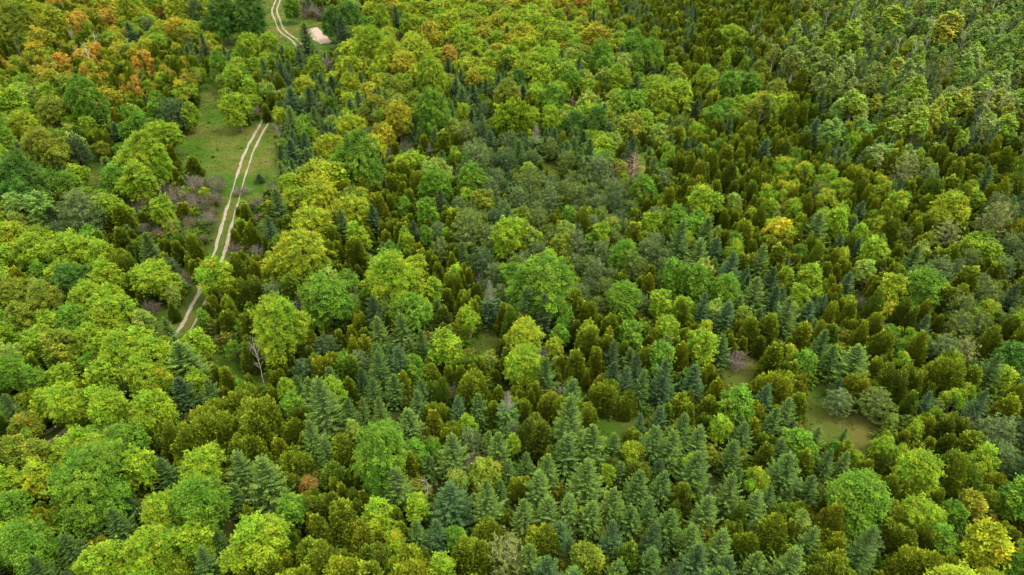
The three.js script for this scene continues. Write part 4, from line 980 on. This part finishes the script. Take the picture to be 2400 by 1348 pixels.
function crowded(t, tight) {
  const i = floor(t.x / CELL), j = floor(t.z / CELL);
  for (let a = -2; a <= 2; a++) for (let b = -2; b <= 2; b++) for (const o of cells.get((i + a) + ',' + (j + b)) ?? []) if (hypot(o.x - t.x, o.z - t.z) < (o.w + t.w) / 2 * (o.w > 6 && t.w < 5 ? tight * .92 : tight)) return true;
  return false;
}
{
  const R = rng(90210), inView = (x, z) => { const s = project(x, 4, z); return s.depth > 10 && s.u > -160 && s.u < 2560 && s.v > -170 && s.v < 1560; };
  for (const [tries, tight, small] of [[26000, .64, 1], [26000, .58, .9], [22000, .54, .76]]) for (let n = 0; n < tries; n++) {
    const far = pow(R(), .8), z = -lerp(26, 352, far), x = (R() * 2 - 1) * (58 + -z * .86);
    if (!inView(x, z)) continue;
    const s0 = project(x, 0, z), t = candidate(x, z, R, s0.u, s0.v - 24); t.w *= small;
    const d = clearing(x, z).d; if (d < .3) continue;
    const open = (s0.v > 276 && s0.v < 425) || (s0.v > 466 && s0.v < 615) || (s0.v > 690 && s0.v < 795) || s0.v < 100;
    if (trackDistance(x, z) < (open ? 1.8 + t.w * .3 : 1.1)) continue;
    if (crowded(t, tight)) continue;
    t.shape = modelFor(t, R);
    let ok = false;
    for (const f of [1, .74]) { if (f < 1) { t.w *= .82; t.hs = f / .82; } size(t); if (t.h > 1.2 && !hides(t)) { ok = true; break; } if (t.kind === 'aspen' || t.kind === 'dead') break; }
    if (!ok) continue;
    plant(t); trees.push(t);
  }
}
// ---------- which trees are single things and which are the rest of the wood ----------
const ZONES = [
  [60, 90, 'in the top left corner of the wood'], [230, 130, 'in the orange maple thicket'], [330, 200, 'below the orange maple thicket'], [100, 260, 'below the orange trees on the left border'], [560, 130, 'between the far meadow and the track meadow'],
  [700, 220, 'right of the hidden track bend'], [730, 400, 'between the track meadow and the great green maple'], [120, 400, 'around the small glade'], [340, 540, 'among the brown bushes left of the ruts'], [600, 590, 'right of the ruts below the meadow'],
  [560, 760, 'between the near ruts and the pointed maple'], [130, 700, 'in the lime grove on the left'], [300, 800, 'in the lower lime grove'], [60, 930, 'beside the lower bit of track'], [520, 980, 'around the two rounded cedar clumps'],
  [120, 1200, 'round the huge green maple at the lower left'], [400, 1240, 'among the bottom left maples'], [640, 1080, 'near the rust-brown tree'], [720, 1260, 'left of the foreground middle at the bottom'], [900, 60, 'behind the yellow maple slope'],
  [1180, 100, 'on the yellow maple slope'], [1000, 230, 'at the foot of the yellow maple slope'], [960, 380, 'right of the great green maple'], [1280, 300, 'round the feathery bright tree'], [860, 540, 'left of the slim grey-blue spruce'],
  [1180, 420, 'in the mid pines'], [1400, 480, 'in the pine wood below the dead tan spruce'], [1080, 640, 'left of the great dark green maple'], [1420, 680, 'right of the great dark green maple'], [900, 850, 'in front of the many-topped maple'],
  [1100, 880, 'round the little glade'], [820, 960, 'in the left spruce row'], [1060, 1000, 'between the round maple and the brown-topped spruce'], [950, 1280, 'under the round foreground maple'], [1300, 900, 'above the spruce plantation'],
  [1330, 1120, 'in the spruce plantation'], [1500, 1180, 'in the right half of the spruce plantation'], [1400, 1300, 'at the bottom edge of the spruce plantation'], [1540, 60, 'right of the yellow slope at the top'], [1700, 60, 'at the top of the cedar slope'],
  [1640, 280, 'on the middle of the cedar slope'], [1580, 420, 'at the foot of the cedar slope'], [1820, 200, 'along the aspen edge'], [2000, 140, 'in the left of the upper right wood'], [2260, 140, 'in the right of the upper right wood'],
  [2080, 300, 'at the front of the upper right wood'], [2320, 360, 'below the upper right wood'], [1760, 450, 'round the lime thicket'], [2000, 480, 'right of the bright yellow tree'], [1700, 580, 'above the bluish spruces'],
  [2260, 560, 'round the pale pines on the right'], [1720, 720, 'among the bluish spruces on the right'], [1920, 640, 'left of the white-flecked maple'], [2080, 760, 'in front of the big maple pair'], [2320, 720, 'beside the two far right pines'],
  [1620, 840, 'left of the bare brown bush'], [1860, 860, 'right of the bare brown bush'], [2180, 920, 'right of the two-toned pine clump'], [1760, 1080, 'in the lower right plantation'], [1960, 1060, 'round the near rim of the long clearing'],
  [2240, 1020, 'left of the spreading grey-olive pine'], [2060, 1240, 'under the large lower right maple'], [1860, 1280, 'among the bottom right cedars'], [2340, 1140, 'above the brilliant yellow maple'], [2180, 1320, 'left of the brilliant yellow maple'],
];
const LOOK = { maple: { lime: 'lime green', green: 'fresh green', deep: 'dark green', yellow: 'yellow-green', bright: 'bright yellow', gold: 'golden', orange: 'orange', red: 'reddish', olive: 'olive green', pale: 'pale green' }, cedar: { olive: 'olive', dark: 'dark olive', gold: 'golden olive', green: 'green', rust: 'rusty olive' }, spruce: { blue: 'bluish', green: 'green', pale: 'pale green', dark: 'dark green' }, pine: { olive: 'olive', grey: 'grey-green', dark: 'dark green', pale: 'pale' }, aspen: { lime: 'lime green', green: 'green', pale: 'pale green', yellow: 'yellowish', olive: 'olive' }, scrub: { brown: 'brown', mauve: 'mauve', grey: 'grey-brown', olive: 'olive-brown' }, dead: { grey: 'grey', tan: 'tan', pale: 'whitish' } };
const SINGLE_MOST = 300, singles = [], rest = {};
{
  const shows = (t) => { const e = t.e; return e.u > -e.ru * .5 && e.u < 2400 + e.ru * .5 && e.v > -e.rv * .5 && e.v < 1348 + e.rv * .5; };
  // how much of a crown is left in view by the crowns before it, on a coarse raster, nearest first
  const GW = 300, GH = 168, taken = new Uint8Array(GW * GH);
  for (const t of trees.slice().sort((a, b) => a.e.depth - b.e.depth)) {
    let n = 0; const e = t.e;
    for (let j = max(0, floor((e.v - e.rv) / 8)); j <= min(GH - 1, (e.v + e.rv) / 8); j++) for (let i = max(0, floor((e.u - e.ru) / 8)); i <= min(GW - 1, (e.u + e.ru) / 8); i++) if (((i * 8 + 4 - e.u) / e.ru) ** 2 + ((j * 8 + 4 - e.v) / e.rv) ** 2 < 1 && !taken[j * GW + i]) { taken[j * GW + i] = 1; n++; }
    t.free = n;
  }
  for (const kind in KINDS) {
    const all = trees.filter((t) => t.kind === kind).sort((a, b) => (b.hero ? 1e6 : 0) + b.free - (a.hero ? 1e6 : 0) - a.free);
    let n = 0;
    for (const t of all) if (t.hero || (n < SINGLE_MOST && shows(t) && t.free > 1)) { n++; singles.push(t); } else (rest[kind] ??= []).push(t);
  }
}
const nouns = { maple: 'maple', cedar: 'cedar', spruce: 'spruce', pine: 'pine', aspen: 'aspen', scrub: 'bush', dead: 'bare dead tree' };
const look = (t) => LOOK[t.kind][t.tint] + ' ' + nouns[t.kind];
{ // a planted tree is named by the nearest tree that has a look of its own: the first in that direction, of that colour
  const marks = trees.filter((t) => t.hero && !t.label.includes(',') && t.label.split(' ').length <= 10), pairs = [], said = new Set(trees.filter((t) => t.hero).map((t) => t.label));
  for (const t of singles) if (!t.hero) for (const m of marks) {
    const du = t.e.u - m.e.u, dv = (t.e.v + t.e.rv) - (m.e.v + m.e.rv), d = hypot(du, dv);
    if (d > 150 || m.kind === t.kind && m.tint === t.tint && d < 12) continue;
    const side = abs(du) > abs(dv) * 1.25 ? (du < 0 ? 'left of' : 'right of') : dv > 0 ? 'in front of' : 'behind';
    pairs.push([d, t, side, m]);
  }
  pairs.sort((a, b) => a[0] - b[0]);
  for (const [, t, side, m] of pairs) { if (t.label) continue; const l = look(t) + ' ' + side + ' the ' + m.label; if (said.has(l) || l.split(' ').length > 16) continue; said.add(l); t.label = l; }
}
const PR = rng(777);
const stretch = (t) => [t.w / t.shape.W, t.h / t.shape.H];
const prototypes = new Map();
const crownMat = (t) => leafMat(t.kind, t.tint);
function single(t) {
  const key = t.shape.id ??= Symbol(), proto = prototypes.get(key) ?? prototypes.set(key, new Map()).get(key);
  let g = proto.get(t.tint);
  if (!g) {
    g = new THREE.Group();
    const trunk = shade(new THREE.Mesh(t.shape.trunk, t.kind === 'dead' ? leafMat('dead', t.tint) : barkMat(t.kind))), crown = shade(new THREE.Mesh(t.shape.crown, crownMat(t)));
    trunk.name = t.kind === 'scrub' ? 'stem' : 'trunk'; crown.name = t.kind === 'dead' ? 'branches' : t.kind === 'scrub' ? 'foliage' : 'crown'; g.add(trunk, crown);
    proto.set(t.tint, g);
  } else g = g.clone();
  const [sx, sy] = stretch(t);
  g.position.set(t.x, 0, t.z); g.rotation.set((PR() - .5) * .07, PR() * 6.283, (PR() - .5) * .07); const side = .9 + PR() * .22; g.scale.set(sx * side, sy, sx / side);
  g.name = numbered(KINDS[t.kind].name);
  g.userData = { category: KINDS[t.kind].category, label: t.label };
  if (!t.label) { // one of many alike: named with its neighbours
    const z = ZONES.reduce((s, q) => { const d = hypot(q[0] - t.e.u, (q[1] - t.e.v) * 1.2); return d < s[0] ? [d, q[2]] : s; }, [1e9, ''])[1];
    g.userData.label = look(t) + ' ' + z; g.userData.group = (look(t) + 's ' + z).replace('bushs', 'bushes');
  }
  scene.add(g);
}
singles.forEach(single);
for (const kind in rest) {
  const wood = new THREE.Group(); wood.name = KINDS[kind].stand;
  wood.userData = { kind: 'stuff', label: { maple: 'the farther and smaller maples that fill the wood', cedar: 'the mass of small olive cedars filling the wood', spruce: 'the farther spruces scattered through the wood', pine: 'the farther pines mixed into the wood', aspen: 'the mass of aspens in the far upper right wood', scrub: 'brown scrub filling gaps between the trees', dead: 'thin dead stems scattered in the wood' }[kind] };
  const by = new Map();
  for (const t of rest[kind]) (by.get(t.shape) ?? by.set(t.shape, []).get(t.shape)).push(t);
  const q = new THREE.Object3D(), c = new THREE.Color();
  for (const [shape, list] of by) {
    const trunk = shade(new THREE.InstancedMesh(shape.trunk, barkMat(kind), list.length)), crown = shade(new THREE.InstancedMesh(shape.crown, kind === 'dead' ? barkMat(kind) : leafMat(kind, 'white'), list.length));
    list.forEach((t, k) => {
      const [sx, sy] = stretch(t); q.position.set(t.x, 0, t.z); q.rotation.set((PR() - .5) * .07, PR() * 6.283, (PR() - .5) * .07); q.scale.set(sx, sy, sx); q.updateMatrix(); trunk.setMatrixAt(k, q.matrix); crown.setMatrixAt(k, q.matrix);
      if (kind !== 'dead') { const [r, g, b] = TINTS[kind][t.tint], f = .86 + PR() * .28, w = 1 + (PR() - .5) * .16; crown.setColorAt(k, c.setRGB(r * f * w, g * f, b * f)); }
    });
    trunk.name = kind === 'scrub' ? 'stem' : 'trunk'; crown.name = kind === 'dead' ? 'branches' : 'crown'; wood.add(trunk, crown);
  }
  if (wood.children.length) scene.add(wood);
}
// ---------- low growth under the trees, grass in the clearings ----------
{
  const R = rng(31337), q = new THREE.Object3D(), c = new THREE.Color(), low = [], tuft = [];
  const herb = broadleaf(2001, { W: 1.7, CH: 1.3, bare: 0, lobes: 5, N: 24, per: 12, leaf: .3, rosette: .3 });
  for (let n = 0; n < 60000 && low.length < 13000; n++) { const z = -lerp(28, 330, pow(R(), .8)), x = (R() * 2 - 1) * (58 - z * .84), s = project(x, 0, z); if (s.u < -100 || s.u > 2500 || s.v > 1460) continue; const d = clearing(x, z).d, t = trackDistance(x, z); if (t < 1.8 || PATCHES.some((p) => edgeDistance(p, x, z) < 1)) continue; if (d < .6 || t < 2.8) { if (fbm(x * .3 + 20, z * .3) > .54 && R() < .5) low.push([x, z, .14 + R() * .26]); continue; } low.push([x, z, .6 + R() * 1.1]); }
  const a = shade(new THREE.InstancedMesh(herb.crown, leafMat('cedar', 'white'), low.length)); a.name = 'undergrowth'; a.userData = { kind: 'stuff', label: 'low leafy undergrowth between the trunks' };
  low.forEach(([x, z, s], k) => { q.position.set(x, 0, z); q.rotation.y = R() * 6.28; q.scale.setScalar(s); q.updateMatrix(); a.setMatrixAt(k, q.matrix); const v = .6 + R() * .8; a.setColorAt(k, R() < .5 ? c.setRGB(.040 * v, .075 * v, .006) : c.setRGB(.055 * v, .070 * v, .006)); });
  scene.add(a);
  const L = new Leaves(), G = rng(5); for (let k = 0; k < 9; k++) { const b = ball(G); L.add(b[0] * .16, 0, b[2] * .16, unit(b[0] * .7, 1, b[2] * .7), unit(b[2], .2, -b[0]), .24 + G() * .2, .09, .01, 1, 1, 1); }
  for (let n = 0; n < 150000 && tuft.length < 42000; n++) { const z = -lerp(42, 330, pow(R(), .9)), x = lerp(-120, 70, R()); const { d, dry } = clearing(x, z), t = trackDistance(x, z); if ((d > 1.2 && t > 3.2) || abs(t - .88) < .5 || PATCHES.some((p) => edgeDistance(p, x, z) < .3) || fbm(x * .5, z * .5) < .38) continue; tuft.push([x, z, dry, .5 + R() * R() * 1.5]); }
  const g = shade(new THREE.InstancedMesh(L.build(), leafMat('cedar', 'white'), tuft.length)); g.name = 'grass'; g.userData = { kind: 'stuff', label: 'short grass in the clearings and along the track' };
  tuft.forEach(([x, z, dry, s], k) => { q.position.set(x, -.03, z); q.rotation.y = R() * 6.28; q.scale.set(s * 1.2, s * .55, s * 1.2); q.updateMatrix(); g.setMatrixAt(k, q.matrix); const b = clamp(dry + (fbm(x * .11 + 3, z * .11) - .5) * 1.7 + (R() - .5) * .5, 0, 1), v = .8 + R() * .4; g.setColorAt(k, c.setRGB(lerp(.056, .125, b * .6) * v, lerp(.110, .112, b * .6) * v, lerp(.010, .034, b * .6) * v)); });
  scene.add(g);
}
renderer.render(scene, camera);
